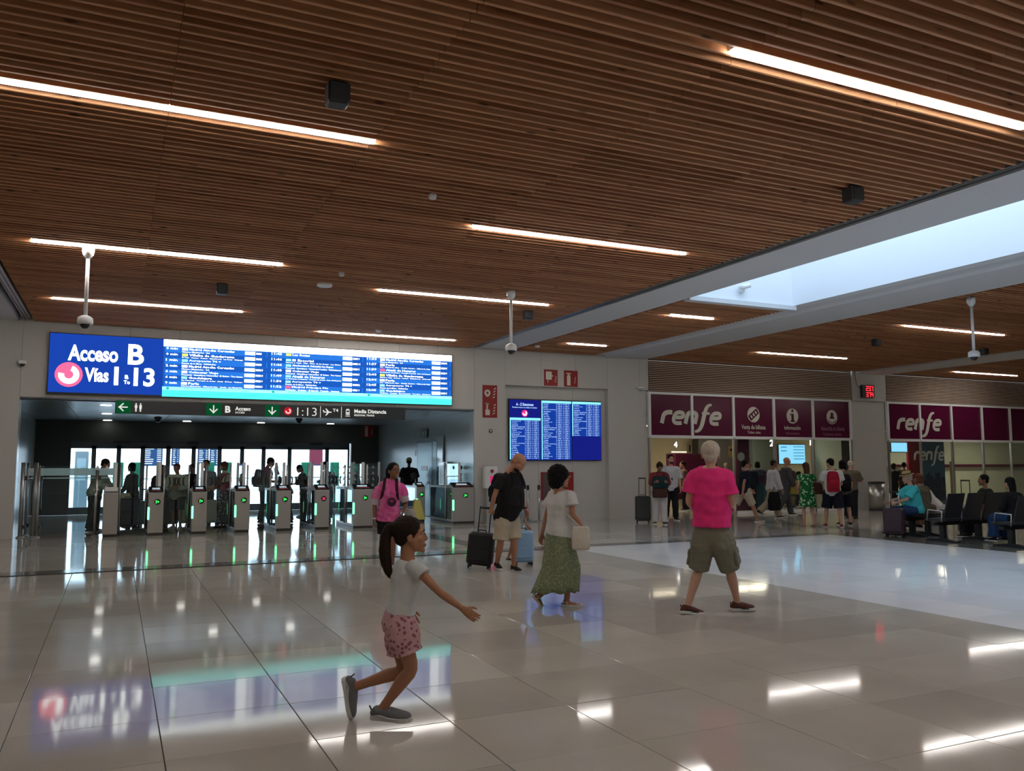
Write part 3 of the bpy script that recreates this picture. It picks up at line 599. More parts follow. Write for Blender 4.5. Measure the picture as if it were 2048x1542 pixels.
for c in range(3):
    a, b = ax0+c*W3+.02, ax0+(c+1)*W3-.015
    top = az1-.03
    P.box(a, b, YA-.008, YA, az0+.02, top)
    hdr = top-.52 if c == 0 else top-.0
    bot = az0+.04 if c < 2 else az0+.73
    P2.box(a, b, YA-.012, YA-.008, bot, hdr-.07); C.box(a, b, YA-.016, YA-.008, hdr-.07, hdr); C.box(a, a+.03, YA-.016, YA-.008, bot, hdr)
    n = int((hdr-.07-bot)/.053)
    for r in range(n):
        z = hdr-.12-r*.053; s = names[(r*5+c*7) % len(names)]
        x = text_mb(s, a+.06, z, .032, min(.42, .022*len(s)), YA-.016, .02, res=1); T.add(x.v, x.f)
        s2 = '%d  %02d:%02d  %d' % (random.randint(1, 9), 11, random.randint(40, 59), random.randint(1, 12))
        for q in (.48, .72): x = text_mb(s2, a+q, z, .034, .20, YA-.016, .03, res=1); T.add(x.v, x.f)
P.build('screen_module', nv, t, off=o); P2.build('table_field', nb, t, off=o); T.build('timetable_lettering', ct, t, off=o); C.build('table_header', cc, t, off=o)
x = text_mb('A - Z Estaciones', ax0+.5, az1-.20, .08, .56, YA-.012, .02, 'c', res=2); x2 = text_mb('Próximos trenes con salida a tu destino', ax0+.5, az1-.27, .045, .8, YA-.012, .01, 'c', res=1)
merge(x, x2).build('title_lettering', ct, t, off=o)
MB().arc(ax0+.5, az1-.42, 0, .1, 0, 360, YA-.012, YA-.008).build('red_disc', emi('screen_magenta', (.8, .02, .2), 1), t, off=o); MB().arc(ax0+.5, az1-.42, .03, .07, -190, 70, YA-.016, YA-.012).build('train_emblem', emi('screen_white', (.9, .85, 1), 1.2), t, off=o)

# ---------------------------------------------------------------- fire signs, call point, hose cabinet
def flames(mb, x, z, s, y):
    for k in range(4):
        zz = z+s*(-.42+.24*k); dx = s*.03*k
        mb.prism([(x-s*.10+dx, zz), (x+s*.12+dx, zz+s*.06), (x+s*.16+dx, zz+s*.2), (x+s*.02+dx, zz+s*.12)], y-.003, y)
    return mb
def sign(px0, py0, px1, py1, label, kind, Y=WY):
    a, b = on_y(px0, py1, Y), on_y(px1, py0, Y); cx, cz = (a.x+b.x)/2, (a.z+b.z)/2; w, h = (b.x-a.x)/2, (b.z-a.z)/2
    t = thing('fire_sign', label, 'sign', (cx, Y, cz)); MB().cbox(-w, w, -.012, 0, -h, h, .002).build('plate', 'red', t)
    m = MB(); y = -.013
    if kind == 'hose':
        m.box(-w*.7, w*.1, y-.003, y, -h*.25, h*.75)
        for k in range(4): m.box(-w*.75+k*w*.25, -w*.69+k*w*.25, y-.006, y-.003, -h*.25, h*.75)
        m.box(-w*.5, -w*.42, y-.003, y, -h*.65, -h*.25); m.box(w*.1, w*.3, y-.003, y, h*.15, h*.3); flames(m, w*.6, -h*.2, h*.9, y)
    if kind == 'ext':
        m.cbox(-w*.6, -w*.1, y-.003, y, -h*.85, h*.4, .01).box(-w*.45, -w*.25, y-.003, y, h*.4, h*.6).box(-w*.7, -w*.0, y-.003, y, h*.55, h*.68); flames(m, w*.5, -h*.2, h*.9, y)
    if kind == 'call':
        m.arc(-w*.35, h*.52, w*.16, w*.42, 0, 360, y-.003, y, 18).box(-w*.55, -w*.15, y-.003, y, h*.28, h*.36); flames(m, w*.45, h*.5, w*1.5, y)
        m.box(-w*.5, -w*.28, y-.003, y, -h*.55, -h*.12).cbox(-w*.65, -w*.02, y-.003, y, -h*.85, -h*.5, .01).box(-w*.6, -w*.18, y-.003, y, -h*.2, -h*.1); flames(m, w*.45, -h*.5, w*1.5, y)
    m.build('pictogram', 'signw', t)
sign(1088, 740, 1115, 771, 'red hose reel sign, left of the two above the alcove', 'hose'); sign(1128, 742, 1155, 773, 'red fire extinguisher sign, right of the two above the alcove', 'ext'); sign(965, 771, 994, 835, 'tall red alarm and call point sign beside the gates opening', 'call')
sign(725, 849, 748, 875, 'dark red extinguisher sign on the end wall behind the gates', 'ext', VY-.01)
p = on_y(981, 862, WY); t = thing('alarm_button', 'small round bronze button under the tall red sign', 'button', (p.x, WY, p.z))
MB().tube([(0, -.035, 0), (0, 0, 0)], .055, 16).build('ring', mat('bronze', (.22, .10, .07), .4, .5), t, True); MB().tube([(0, -.045, 0), (0, -.03, 0)], .03, 16).build('button', 'alu', t, True)
a, b = on_y(1082, 1000, WY+.18), on_y(1145, 944, WY+.18); t = thing('hose_cabinet', 'fire hose cabinet with grey glass and red side in the alcove', 'cabinet', (a.x, WY+.18, a.z)); w, h = b.x-a.x, b.z-a.z
MB().box(0, w, -.06, 0, 0, h).build('frame', 'red', t); MB().box(.03, w*.72, -.068, -.06, .03, h-.03).build('door', mat('grey_cabinet_glass', (.12, .08, .08), .3), t); x = text_mb('BIE', w*.78, h*.8, .05, .14, -.064, .02); x.build('lettering', 'signw', t)
p = on_y(980, 1000, WY); 
t = thing('ticket_kiosk', 'slim white kiosk with a pink panel against the wall by the last gate', 'kiosk', (9.50, WY-.22, 0))
MB().cbox(-.24, .14, -.1, .1, .95, 1.56, .02).build('head', 'whitep', t); MB().cbox(-.18, .08, -.06, .06, 0, .95, .02).build('post', 'alu', t); MB().box(-.1, .02, -.112, -.1, 1.1, 1.3).build('display', mat('pink_panel', (.5, .02, .12), .4, emit=(.6, .02, .15), es=.5), t); MB().cbox(-.28, .18, -.2, .2, 0, .03, .005).build('foot', 'alu', t); x = MB().arc(-.04, 1.43, 0, .05, 0, 360, -.112, -.1); x.build('badge', mat('maroon', (.3, .02, .05), .4), t)
# stanchions
for px, lb in ((1056, 'steel belt stanchion, left of the pair in the alcove'), (1078, 'steel belt stanchion, right of the pair in the alcove')):
    p = on_z(px, 1045, 0); t = thing('stanchion', lb, 'stanchion', (p.x, 21.4, 0), group='belt stanchions in the alcove'); t.location.x = on_y(px, 1040, 21.4).x
    MB().lathe([(.17, 0), (.17, .015), (.05, .035), (.03, .05)]).build('base', 'steel', t, True); MB().lathe([(.032, .03), (.032, .92)], n=14).build('post', 'steel', t, True); MB().lathe([(.034, .9), (.042, .91), (.042, 1.02), (.03, 1.03)], n=14).build('belt_head', 'blackp', t, True)
# LED clock
p = on_y(1738, 783, WY-.12); t = thing('led_clock', 'red digital clock and thermometer on the pillar between the shops', 'clock', (p.x, WY, p.z))
MB().cbox(-.33, .27, -.13, -.02, -.23, .23, .01).build('housing', 'blackp', t); rd = emi('red_digits', (1, .02, .03), 2.2)
def seg(mb, ch, x, z, s):
    S = {'2': 'abged', '3': 'abgcd', '7': 'abc', '1': 'bc', '4': 'fgbc'}[ch]; w = s*.5; b = s*.07
    R = {'a': (0, w, s, s), 'g': (0, w, s/2, s/2), 'd': (0, w, 0, 0), 'b': (w, w, s/2, s), 'c': (w, w, 0, s/2), 'f': (0, 0, s/2, s), 'e': (0, 0, 0, s/2)}
    for q in S: x0, x1, z0, z1 = R[q]; mb.box(x+x0-b, x+x1+b, -.137, -.13, z+z0-b, z+z1+b)
m = MB(); [seg(m, c, -.14+k*.125, .03, .15) for k, c in enumerate('237')]; [seg(m, c, -.14+k*.125, -.19, .15) for k, c in enumerate('374')]; m.box(.10, .115, -.137, -.13, .03, .045); m.build('digits', rd, t)
MB().tube([(-.3, -.05, .1), (-.45, -.02, .2), (-.52, -.01, .45), (-.55, -.01, .75)], .008, 6).build('cable', 'blackp', t)
# ---------------------------------------------------------------- ticket gates
gr_s = emi('gate_green_light', (.12, 1.0, .32), 3.0); gr_d = emi('gate_green_arrow', (.05, 1, .12), 1.6); rd_d = emi('gate_red_cross', (1, .04, .10), 1.6)
M['gate'] = mat('gate_steel', (.42, .39, .36), .38, .55, bump=.08, bscale=50, stretch=(1, 1, .03)); M['gdark'] = mat('gate_dark_glass', (.01, .012, .016), .08)
M['kick'] = mat('gate_kick', (.035, .025, .02), .4); M['lens'] = mat('gate_display', (.35, .45, .5), .2, emit=(.5, .65, .75), es=.4)
def gate(px0, px1, label, sym='arrow', w=None, y=None, lean=None):
    g = on_z((px0+px1)/2, 1074-(px0-220)*.036, 0); y = y or g.y; a = on_y(px0, 1040, y).x; b = on_y(px1, 1040, y).x
    w = b-a; L = 1.85; h = 1.0
    t = thing('ticket_gate', label, 'ticket gate', ((a+b)/2, y, 0), group='ticket gates of the access')
    w /= 2
    MB().prism([(0, .06), (L, .06), (L, h+.02), (.42, h+.02), (.30, h+.10), (.0, h-.02)], -w, w, 'x').build('cabinet', 'gate', t, bevel=.008)
    MB().box(-w+.01, w-.01, .01, L-.01, 0, .062).build('kick_plate', 'kick', t)
    for s in (-1, 1):
        MB().box(s*w-(.006 if s < 0 else -.0), s*w+(.0 if s < 0 else .006), .12, L-.04, .12, h-.03).build('side_glass', 'bglass', t)
    if sym == 'blank':
        MB().cbox(-w+.02, w-.02, .05, .7, h+.02, h+.11, .01).build('tray', 'whitep', t); return t, a, b, y
    MB().prism([(.02, h-.005), (.29, h+.10), (.29, h+.12), (.02, h+.012)], -w+.015, w-.015, 'x').build('reader', 'gdark', t)
    MB().prism([(.12, h+.052), (.20, h+.083), (.20, h+.09), (.12, h+.058)], -w*.5, w*.5, 'x').build('reader_display', 'lens', t)
    MB().prism([(.045, h+.020), (.075, h+.032), (.075, h+.038), (.045, h+.026)], -w*.7, w*.7, 'x').build('red_label', mat('red_label', (.5, .03, .03), .4), t)
    z = .77
    MB().arc(w*.2, z, 0, .068, 0, 360, -.008, 0, 18).build('indicator', 'blackp', t)
    m = MB()
    if sym == 'cross':
        for q in (1, -1): m.prism([(w*.2-.034, z-q*.026), (w*.2-.026, z-q*.034), (w*.2+.034, z+q*.026), (w*.2+.026, z+q*.034)], -.012, -.008)
    else:
        c = w*.2; m.box(c-.036, c-.026, -.012, -.008, z-.028, z+.034).box(c-.036, c-.004, -.012, -.008, z+.024, z+.034).box(c-.036, c-.012, -.012, -.008, z-.034, z-.024)
        m.prism([(c-.014, z-.008), (c+.012, z-.008), (c+.012, z-.026), (c+.04, z), (c+.012, z+.026), (c+.012, z+.010), (c-.014, z+.010)], -.012, -.008)
    m.build('indicator_symbol', rd_d if sym == 'cross' else gr_d, t)
    q = -w-.004
    MB().cbox(-w-.006, -w+.035, -.012, .05, .36, .66, .012).build('light_strip', gr_s, t)
    return t, a, b, y
G = []
gd = [((205, 235), 'first gate cabinet from the left, blank front with a white tray', 'blank'), ((295, 326), 'ticket gate with green arrow in front of the teal suitcase', 'arrow'), ((383, 413), 'ticket gate with green arrow right of the person in the white jacket', 'arrow'),
      ((469, 499), 'ticket gate with green arrow right of the woman in patterned trousers', 'arrow'), ((552, 581), 'ticket gate with green arrow right of the man with the backpack', 'arrow'), ((630, 658), 'ticket gate with a red cross', 'cross'),
      ((706, 746), 'wider ticket gate with green arrow left of the woman in pink', 'arrow')]
for (a, b), lb, s in gd: G.append(gate(a, b, lb, s))
G.append(gate(906, 948, 'rightmost ticket gate with green arrow against the wall', 'arrow', y=21.6))
G.append(gate(833, 850, 'ticket gate partly hidden behind the woman in pink', 'arrow', y=22.9))
chev = mat('chevron_black', (.01, .01, .01), .5)
# upright glass screens standing on the cabinets and swing wings between them
def screen_on(g, label, n_side):
    t0, a, b, y = g; cx = (a+b)/2+n_side*(b-a)*.28
    t = thing('gate_screen', label, 'glass screen', (cx, y+.55, 1.02), group='glass screens on the ticket gates')
    MB().box(-.004, .004, 0, 1.15, 0, .62).build('pane', 'gglass', t)
    for yy in (0, 1.15): MB().cbox(-.035, .035, yy-.02, yy+.02, 0, .66, .006).build('post', 'whitep', t)
for g, lb in zip(G[:7], ('first', 'second', 'third', 'fourth', 'fifth', 'sixth', 'seventh')):
    screen_on(g, 'clear glass screen with pale posts on the %s gate cabinet from the left' % lb, .9)
screen_on(G[7], 'clear glass screen with pale posts on the rightmost gate cabinet', .5)
def wing(x, y, ln, sgn, label, marks=True):
    t = thing('gate_wing', label, 'gate wing', (x, y, 0), group='glass wings of the ticket gates')
    MB().tube([(0, 0, .1), (0, 0, 1.62)], .022, 10).build('pivot_post', 'alu', t, True)
    pts = [(sgn*.02, .2), (sgn*ln, .2), (sgn*ln, 1.45), (sgn*(ln-.02), 1.54), (sgn*(ln-.09), 1.58), (sgn*.02, 1.58)]
    MB().prism(pts, -.004, .004).build('glass_wing', 'gglass', t)
    if marks:
        m = MB()
        for k in range(3):
            c = sgn*(.08+.09*k); pt = [(c+sgn*.035*math.cos(a), 1.22+.11*math.sin(a)) for a in np.linspace(-1.2, 1.2, 7)]
            m.prism(pt+[(p[0]+sgn*.035, p[1]) for p in pt[::-1]], -.008, -.004)
        m.build('chevrons', chev, t)
for i in range(7):
    _, a, b, y = G[i]; _, a2, b2, y2 = G[i+1]; 
    if i == 6: a2 = b+.75
    yw = y+.75; gap = a2-b
    nm = ['between the first and second gates', 'between the second and third gates', 'between the third and fourth gates', 'between the fourth and fifth gates', 'between the fifth gate and the red cross gate', 'between the red cross gate and the wide gate', 'right of the wide gate'][i]
    wing(b+.03, yw, gap*.42, 1, 'left glass wing ' + nm, i > 0)
    if i < 6: wing(a2-.03, yw, gap*.42, -1, 'right glass wing ' + nm)
_, a, b, y = G[7]; wing(a-.03, y+.5, .5, -1, 'glass wing at the rightmost gate', False)
# glass side barrier with white bird marks, right of the wide gate (seen behind it)
t = thing('glass_barrier', 'glass barrier with white triangle marks behind the wide gate', 'barrier', (5.9, 23.9, 0)); W = 1.5
MB().box(-.45, W-.45, -.006, .006, .08, 1.66).build('pane', 'gglass', t)
for x in (-.45, .3, W-.45): MB().cbox(x-.03, x+.03, -.03, .03, 0, 1.7, .008).build('post', 'whitep', t)
m = MB()
for r in range(4):
    for k in range(8):
        x = -.38+k*.17; z = 1.55-r*.17; m.prism([(x, z-.05), (x+.06, z+.05), (x+.11, z-.05), (x+.055, z-.02)], -.012, -.007)
m.build('triangle_marks', 'whitep', t)
# gate side panel with round pictograms at the rightmost gate
t = thing('gate_pictogram_panel', 'small clear panel with three dark round pictograms over the rightmost gate', 'sign', (on_y(922, 950, 22.6).x, 22.6, 1.05))
MB().box(-.35, .35, -.004, .004, 0, .62).build('pane', 'gglass', t); m = MB()
for k in range(3): m.arc(-.2+k*.18, .48, 0, .065, 0, 360, -.008, -.004, 14)
for k in range(3):
    pt = [(-.2+.10*k+.03*math.cos(a), .2+.12*math.sin(a)) for a in np.linspace(1.9, 4.4, 7)]; m.prism(pt+[(p[0]+.035, p[1]) for p in pt[::-1]], -.008, -.004)
m.build('pictogram', chev, t)
# left glass fence of steel tube posts
def tube_post(px, y, label, h=1.68, r=.045):
    x = on_y(px, 1050, y).x; t = thing('steel_post', label, 'post', (x, y, 0), group='steel posts of the left glass fence')
    MB().tube([(0, 0, .03), (0, 0, h)], r, 16).build('tube', 'steel', t, True); MB().lathe([(r+.04, 0), (r+.04, .02), (r, .04)], n=16).build('base', 'alu', t, True)
    MB().box(r, r+.05, -.02, .02, 1.28, 1.38).box(r, r+.05, -.02, .02, .2, .28).build('clamp', 'steel_d', t)
tube_post(41, 21.9, 'thick steel tube post, leftmost by the wall'); tube_post(51, 22.4, 'steel tube post, second from the wall', r=.03); tube_post(67, 21.9, 'thick steel tube post, third from the wall'); tube_post(74, 21.75, 'slim steel tube post at the head of the glass fence', 1.62, .025)
tube_post(190, 21.6, 'slim steel post with a card reader beside the first gate', 1.5, .035)
t = thing('glass_fence', 'glass fence with a wide pale blue band on the left of the gates', 'fence', (on_y(80, 1050, 22.1).x, 22.1, 0)); W = 1.5
MB().box(0, W/2-.01, -.005, .005, .1, 1.6).build('pane', 'gglass', t); MB().box(W/2+.01, W, -.005, .005, .1, 1.6).build('pane', 'gglass', t)
MB().box(-.3, W, .045, .055, 1.38, 1.55).box(-.3, W, .045, .055, 1.31, 1.335).build('frosted_band', 'frost', t)
m = MB()
for r, z in enumerate((1.55, 1.08)):
    for k in range(2): x = W-.45+k*.2; m.prism([(x, z-.06), (x+.08, z+.07), (x+.15, z-.06), (x+.07, z-.02)], -.014, -.008)
m.build('triangle_marks', 'whitep', t)
# side door of the vestibule
XV = 9.05
dr = struct(MB().box(XV-.03, XV+.03, 24.55, 26.6, 2.33, 2.4).box(XV-.03, XV+.03, 24.5, 24.6, 0, 2.4).box(XV-.03, XV+.03, 26.5, 26.6, 0, 2.4).build('door_5', 'steel_d'))
MB().cbox(XV-.05, XV, 25.05, 26.5, .02, 2.33, .01).build('door_leaf', mat('door_blue_grey', (.22, .30, .33), .35, .3), dr)
MB().box(XV-.058, XV-.05, 24.62, 25.0, .02, 2.33).build('door_leaf', bpy.data.materials['door_blue_grey'], dr)
MB().tube([(XV-.05, 25.15, 1.05), (XV-.12, 25.15, 1.05), (XV-.12, 25.33, 1.05)], .012).box(XV-.06, XV-.05, 25.11, 25.19, .9, 1.2).build('door_handle', 'alu', dr)
MB().box(XV-.056, XV-.05, 25.5, 26.1, 1.42, 1.58).build('notice', 'whitep', dr); MB().box(XV-.056, XV-.05, 26.62, 26.72, 1.9, 2.1).build('closer', 'blackp', dr)
t = thing('toilet_sign', 'small toilet pictogram sign above the vestibule side door', 'sign', (XV-.01, 25.9, 2.62)); MB().box(-.01, 0, -.3, .3, -.15, .15).build('plate', 'sign_black' in M and 'x' or bpy.data.materials['sign_black'], t)
for mm in (man(-.12, 0, .22, y=0), man(.12, 0, .22, True, y=0)): mm.v = [(-.012+p[1], -p[0], p[2]) for p in mm.v]; mm.build('pictogram', 'signw', t)
p = on_x(882, 905, XV); t = thing('wall_mirror_panel', 'tall pale reflective panel on the vestibule side wall', 'panel', (XV, p.y, 1.55)); MB().cbox(-.05, -.01, -.28, .22, 0, .95, .01).build('panel', mat('pale_panel', (.6, .75, .78), .15), t)
p = on_x(874, 975, XV); t = thing('extinguisher_cabinet', 'grey fire extinguisher cabinet with red window on the vestibule side wall', 'cabinet', (XV, 23.9, .95)); MB().cbox(-.12, 0, -.35, .35, 0, .75, .01).build('body', 'alu', t); MB().box(-.13, -.12, -.25, .25, .08, .65).build('window', mat('dark_red_glass', (.22, .03, .03), .2), t)
# downlights of the vestibule
for k, (px, py) in enumerate(((212, 811), (214, 828), (215, 841), (374, 843), (522, 846), (661, 848), (590, 830), (440, 828))):
    p = on_z(px, py, 3.10); t = MB().lathe([(.13, -.002), (.13, .02)], n=14).build('downlight', emi('downlight_glow', (1, .98, .9), 6) if k == 0 else bpy.data.materials['downlight_glow']); t.location = (p.x, p.y, 3.10)
    tag(t, ['round downlight nearest the left end of the sign', 'round downlight, second behind the left end of the sign', 'round downlight, farthest of three at left', 'round downlight under the Access lettering', 'round downlight under the first red emblem', 'round downlight near the end wall corner', 'round downlight hidden behind the sign band', 'round downlight above the middle gates'][k], 'light', 'vestibule downlights')
for px, py, lb in ((316, 838, 'dark dome camera under the vestibule ceiling at left'), (598, 840, 'dark dome camera under the vestibule ceiling at right')):
    p = on_z(px, py, 3.05); t = thing('ceiling_dome_camera', lb, 'camera', (p.x, p.y, 3.12)); MB().lathe([(.1, 0), (.12, -.05), (.1, -.09)]).build('housing', 'steel_d', t, True); MB().ell((0, 0, -.1), (.085, .085, .09)).build('dome', 'blackp', t, True)

# ---------------------------------------------------------------- shop fronts
def shopfront(name, pxs, zt, zm, door_cols=()):
    xs = [on_y(p, 830, WY).x for p in pxs]; f = struct(MB().box(xs[0]-.05, xs[-1]+.05, WY+.05, WY+.13, zt-.05, zt+.03).box(xs[0]-.05, xs[-1]+.05, WY+.05, WY+.13, zm-.04, zm+.05).build(name, 'whitep'))
    for i, x in enumerate(xs):
        z0 = zm if (i in door_cols and i > 0) else 0
        MB().box(x-.045, x+.045, WY+.03, WY+.13, zm, zt).build('mullion', 'whitep', f)
        if z0 == 0: MB().box(x-.03, x+.03, WY+.05, WY+.13, 0, zm).build('mullion', 'alu', f)
    for i in range(len(xs)-1):
        MB().box(xs[i]+.045, xs[i+1]-.045, WY+.08, WY+.10, zm+.05, zt-.05).build('purple_pane', 'purple', f)
        if i not in door_cols:
            MB().box(xs[i]+.03, xs[i+1]-.03, WY+.085, WY+.097, .09, zm-.04).build('glass_pane', 'glass', f); MB().box(xs[i], xs[i+1], WY+.05, WY+.13, 0, .09).build('bottom_rail', 'whitep', f)
    return f, xs
f1, xs1 = shopfront('window_2', (1301, 1386, 1469, 1550, 1628, 1703), 3.85, 2.47, (0, 1))
f2, xs2 = shopfront('window_3', (1778, 1842, 1905, 1966, 2022, 2072), 3.85, 2.47)
# renfe wordmark: heavy italic strokes
def stroke(mb, pts, w, y):
    pts = [np.array(p, float) for p in pts]; L = []; R = []
    for i, p in enumerate(pts):
        d = pts[min(i+1, len(pts)-1)]-pts[max(i-1, 0)]; d /= np.linalg.norm(d)+1e-9; n = np.array([-d[1], d[0]]); ww = w[i] if isinstance(w, (list, tuple)) else w
        L.append(p+n*ww/2); R.append(p-n*ww/2)
    n = len(pts); vs = [(q[0], y, q[1]) for q in L+R]+[(q[0], y+.006, q[1]) for q in L+R]
    fs = []
    for i in range(n-1):
        a, b, c, d = i, i+1, n+i+1, n+i; fs += [(a, b, c, d), (a+2*n, d+2*n, c+2*n, b+2*n), (a, a+2*n, b+2*n, b), (d, c, c+2*n, d+2*n)]
    fs += [(0, n, 3*n, 2*n), (n-1, 3*n-1, 4*n-1, 2*n-1)]
    return mb.add(vs, fs)
def bez(*P):
    out = []
    for k in range(0, len(P)-1, 3):
        a, b, c, d = [np.array(q, float) for q in P[k:k+4]]
        for t in np.linspace(0, 1, 9)[(1 if k else 0):]: out.append((1-t)**3*a+3*(1-t)**2*t*b+3*(1-t)*t*t*c+t**3*d)
    return out
def renfe(x0, x1, z0, zx, y, name_par, m='cream', off=None):
    """letters in a unit frame: x 0..5.1, x-height 1, sheared to the right"""
    S = []; w = .29
    S.append(([(.16, 0), (.16, .55)]+bez((.16, .55), (.16, .9), (.4, .93), (.78, .92)), w))
    def e(o): return (bez((o+.82, .06), (o+.5, .0), (o+.13, -.02), (o+.13, .45), (o+.13, .85), (o+.32, .93), (o+.52, .93), (o+.75, .93), (o+.85, .82), (o+.83, .62), (o+.82, .5), (o+.6, .5), (o+.2, .5)), w*.85)
    S.append(e(.85))
    S.append(([(1.98, 0), (1.98, .5)]+bez((1.98, .5), (1.98, .88), (2.1, .93), (2.35, .93), (2.65, .93), (2.72, .8), (2.72, .6))+[(2.72, 0)], w))
    S.append((bez((3.75, 1.62), (3.45, 1.68), (3.35, 1.4), (3.33, 1.0), (3.3, .5), (3.33, .1), (3.27, -.2), (3.2, -.55), (3.05, -.62), (2.85, -.62)), [w*.5+w*.55*math.sin(math.pi*i/24) for i in range(25)]))
    S.append(([(3.1, .90), (3.72, .90)], .16))
    S.append(e(3.78))
    k = (x1-x0)/4.9; kz = zx-z0; m2 = MB()
    for i_, (pts, ww) in enumerate(S):
        q = [(x0+(p[0]+p[1]*.22)*k, z0+p[1]*kz) for p in pts]; stroke(m2, q, [v*k for v in ww] if isinstance(ww, list) else ww*k, y-i_*.0015)
    return m2.build('wordmark', m, name_par, off=off)
a = on_y(1322, 846, WY); b = on_y(1446, 824, WY); renfe(a.x, b.x, a.z, on_y(1340, 822, WY).z, WY+.07, f1)
a = on_y(1796, 858, WY); renfe(a.x, on_y(1886, 836, WY).x, a.z, on_y(1806, 837, WY).z, WY+.07, f2)
YP = WY+.07
def icon(px, py, r, kind):
    p = on_y(px, py, WY); m = MB().arc(p.x, p.z, 0, r, 0, 360, YP, YP+.006); m.build('sign_disc', 'cream', f1); k = MB()
    if kind == 'i': k.box(p.x-.055, p.x+.055, YP-.004, YP, p.z-.2, p.z+.08).box(p.x-.1, p.x, YP-.004, YP, p.z+.03, p.z+.08).box(p.x-.1, p.x+.1, YP-.004, YP, p.z-.2, p.z-.15).arc(p.x, p.z+.18, 0, .055, 0, 360, YP-.004, YP, 12)
    if kind == 't':
        c, s = .8, .6; R = lambda u, v: (p.x+u*c-v*s, p.z+u*s+v*c); k.prism([R(-.22, -.1), R(.22, -.1), R(.22, .1), R(-.22, .1)], YP-.004, YP)
    if kind == 'p': k.arc(p.x, p.z+.09, 0, .07, 0, 360, YP-.004, YP, 14).prism([(p.x-.12, p.z-.06), (p.x+.12, p.z-.06), (p.x+.07, p.z+.03), (p.x-.07, p.z+.03)], YP-.004, YP).arc(p.x, p.z, .19, .22, -150, -30, YP-.004, YP)
    k.build('pictogram', 'purple', f1)
    if kind == 't':
        k = MB(); 
        for u in (-.12, .0, .12): k.prism([R(u-.03, -.05), R(u+.03, -.05), R(u+.03, .05), R(u-.03, .05)], YP-.008, YP-.004)
        k.build('pictogram', 'cream', f1)
icon(1510, 829, .26, 't'); icon(1588, 832, .26, 'i'); icon(1667, 834, .25, 'p')
def vt(s, px0, py0, px1, py1, par, y=YP, m='cream', b=.0):
    a, c = on_y(px0, py0, WY), on_y(px1, py1, WY); text_mb(s, a.x, a.z, c.z-a.z, c.x-a.x, y, b, res=2).build('lettering', m, par)
vt('Venta de billetes', 1486, 858, 1534, 850, f1, b=.02); vt('Ticket sales', 1498, 867, 1524, 862, f1, m='signw'); vt('Información', 1572, 859, 1604, 852, f1, b=.02); vt('Information', 1575, 869, 1602, 864, f1, m=mat('dim_lettering', (.28, .12, .18), .5))
dl = bpy.data.materials['dim_lettering']; vt('Atención al cliente', 1645, 861, 1692, 853, f1, b=.02, m=dl); vt('Customer service', 1650, 871, 1686, 865, f1, m=dl)

# shop interiors
SY = 27.2
sf = struct(MB().box(14.4, 25.0, SY, SY+.2, 0, 4).build('wall_shop_back', 'beige')); struct(MB().box(14.3, 14.45, WY+.3, SY, 0, 4).build('wall_shop_left', 'beige')); struct(MB().box(24.2, 24.35, WY+.5, SY, 0, 4).build('wall_shop_right', 'beige'))
sc = struct(MB().box(14.3, 45, WY+.3, SY+.2, 2.98, 3.1).build('ceiling_shop', 'plaster')); struct(MB().box(25.0, 45, SY, SY+.2, 0, 4).build('wall_shop_back_2', mat('pale_green_wall', (.50, .53, .42), .6)))
struct(MB().box(24.35, 45, WY+.45, WY+.5, 3.1, 4.0).box(14.3, 24.2, WY+.35, WY+.4, 3.1, 4.0).build('wall_shop_bulkhead', 'black'))
for k, (x, y, L) in enumerate(((17.2, 24.6, 1.5), (21.4, 24.8, 1.5), (28.2, 24.6, 1.8), (32.6, 24.9, 1.8), (36.5, 24.6, 1.8))):
    t = thing('shop_light', ['flat light panel over the shop doorway', 'flat light panel over the ticket counters', 'flat light panel behind the second shop front', 'flat light panel at right in the second shop', 'flat light panel beyond the picture edge'][k], 'light', (x, y, 2.96), group='shop ceiling lights')
    MB().box(-L/2, L/2, -.15, .15, -.012, 0).build('diffuser', emi('shop_light_glow', (1, .86, .62), 22) if k == 0 else bpy.data.materials['shop_light_glow'], t); MB().box(-L/2-.02, L/2+.02, -.17, .17, -.005, .02).build('frame', 'whitep', t)
def nbox(name, label, cat, b, m, **k):
    x0, x1, y0, y1, z0, z1 = b; t = thing(name, label, cat, ((x0+x1)/2, (y0+y1)/2, z0)); o_ = Vector(((x0+x1)/2, (y0+y1)/2, z0)); MB().cbox(*b, .015).build('body', m, t, off=o_); return t, o_
Xi = lambda px, Y: on_y(px, 950, Y).x
t, o = nbox('service_counter', 'dark plum service counter inside the shop doorway', 'counter', (Xi(1352, 25), Xi(1412, 25), 25, 25.6, .35, 2.0), 'purple2'); MB().box(Xi(1352, 25)+.05, Xi(1412, 25)-.05, 25.05, 25.5, 0, .36).build('plinth', 'beige', t, off=o)
t, o = nbox('ticket_counter', 'long plum and teal ticket counter behind the shop window', 'counter', (Xi(1478, 25.2), 24.1, 25.2, 25.5, 1.05, 1.35), 'purple2'); MB().box(Xi(1500, 25.2), Xi(1610, 25.2), 25.25, 25.45, .35, 1.06).build('front_panel', mat('teal_panel', (.02, .09, .12), .4), t, off=o); MB().cbox(Xi(1600, 25.2), 24.1, 24.9, 25.5, .70, .76, .01).build('worktop', 'cream', t, off=o)
for xx in (1605, 1635, 1655): MB().box(Xi(xx, 25.2)-.03, Xi(xx, 25.2)+.03, 24.95, 25.4, 0, .7).build('leg', 'alu', t, off=o)
t, o = nbox('plum_pillar', 'plum info pillar with a round emblem inside the shop window', 'pillar', (Xi(1477, 22.6), Xi(1500, 22.6), 22.6, 22.9, 0, 2.5), 'purple2')
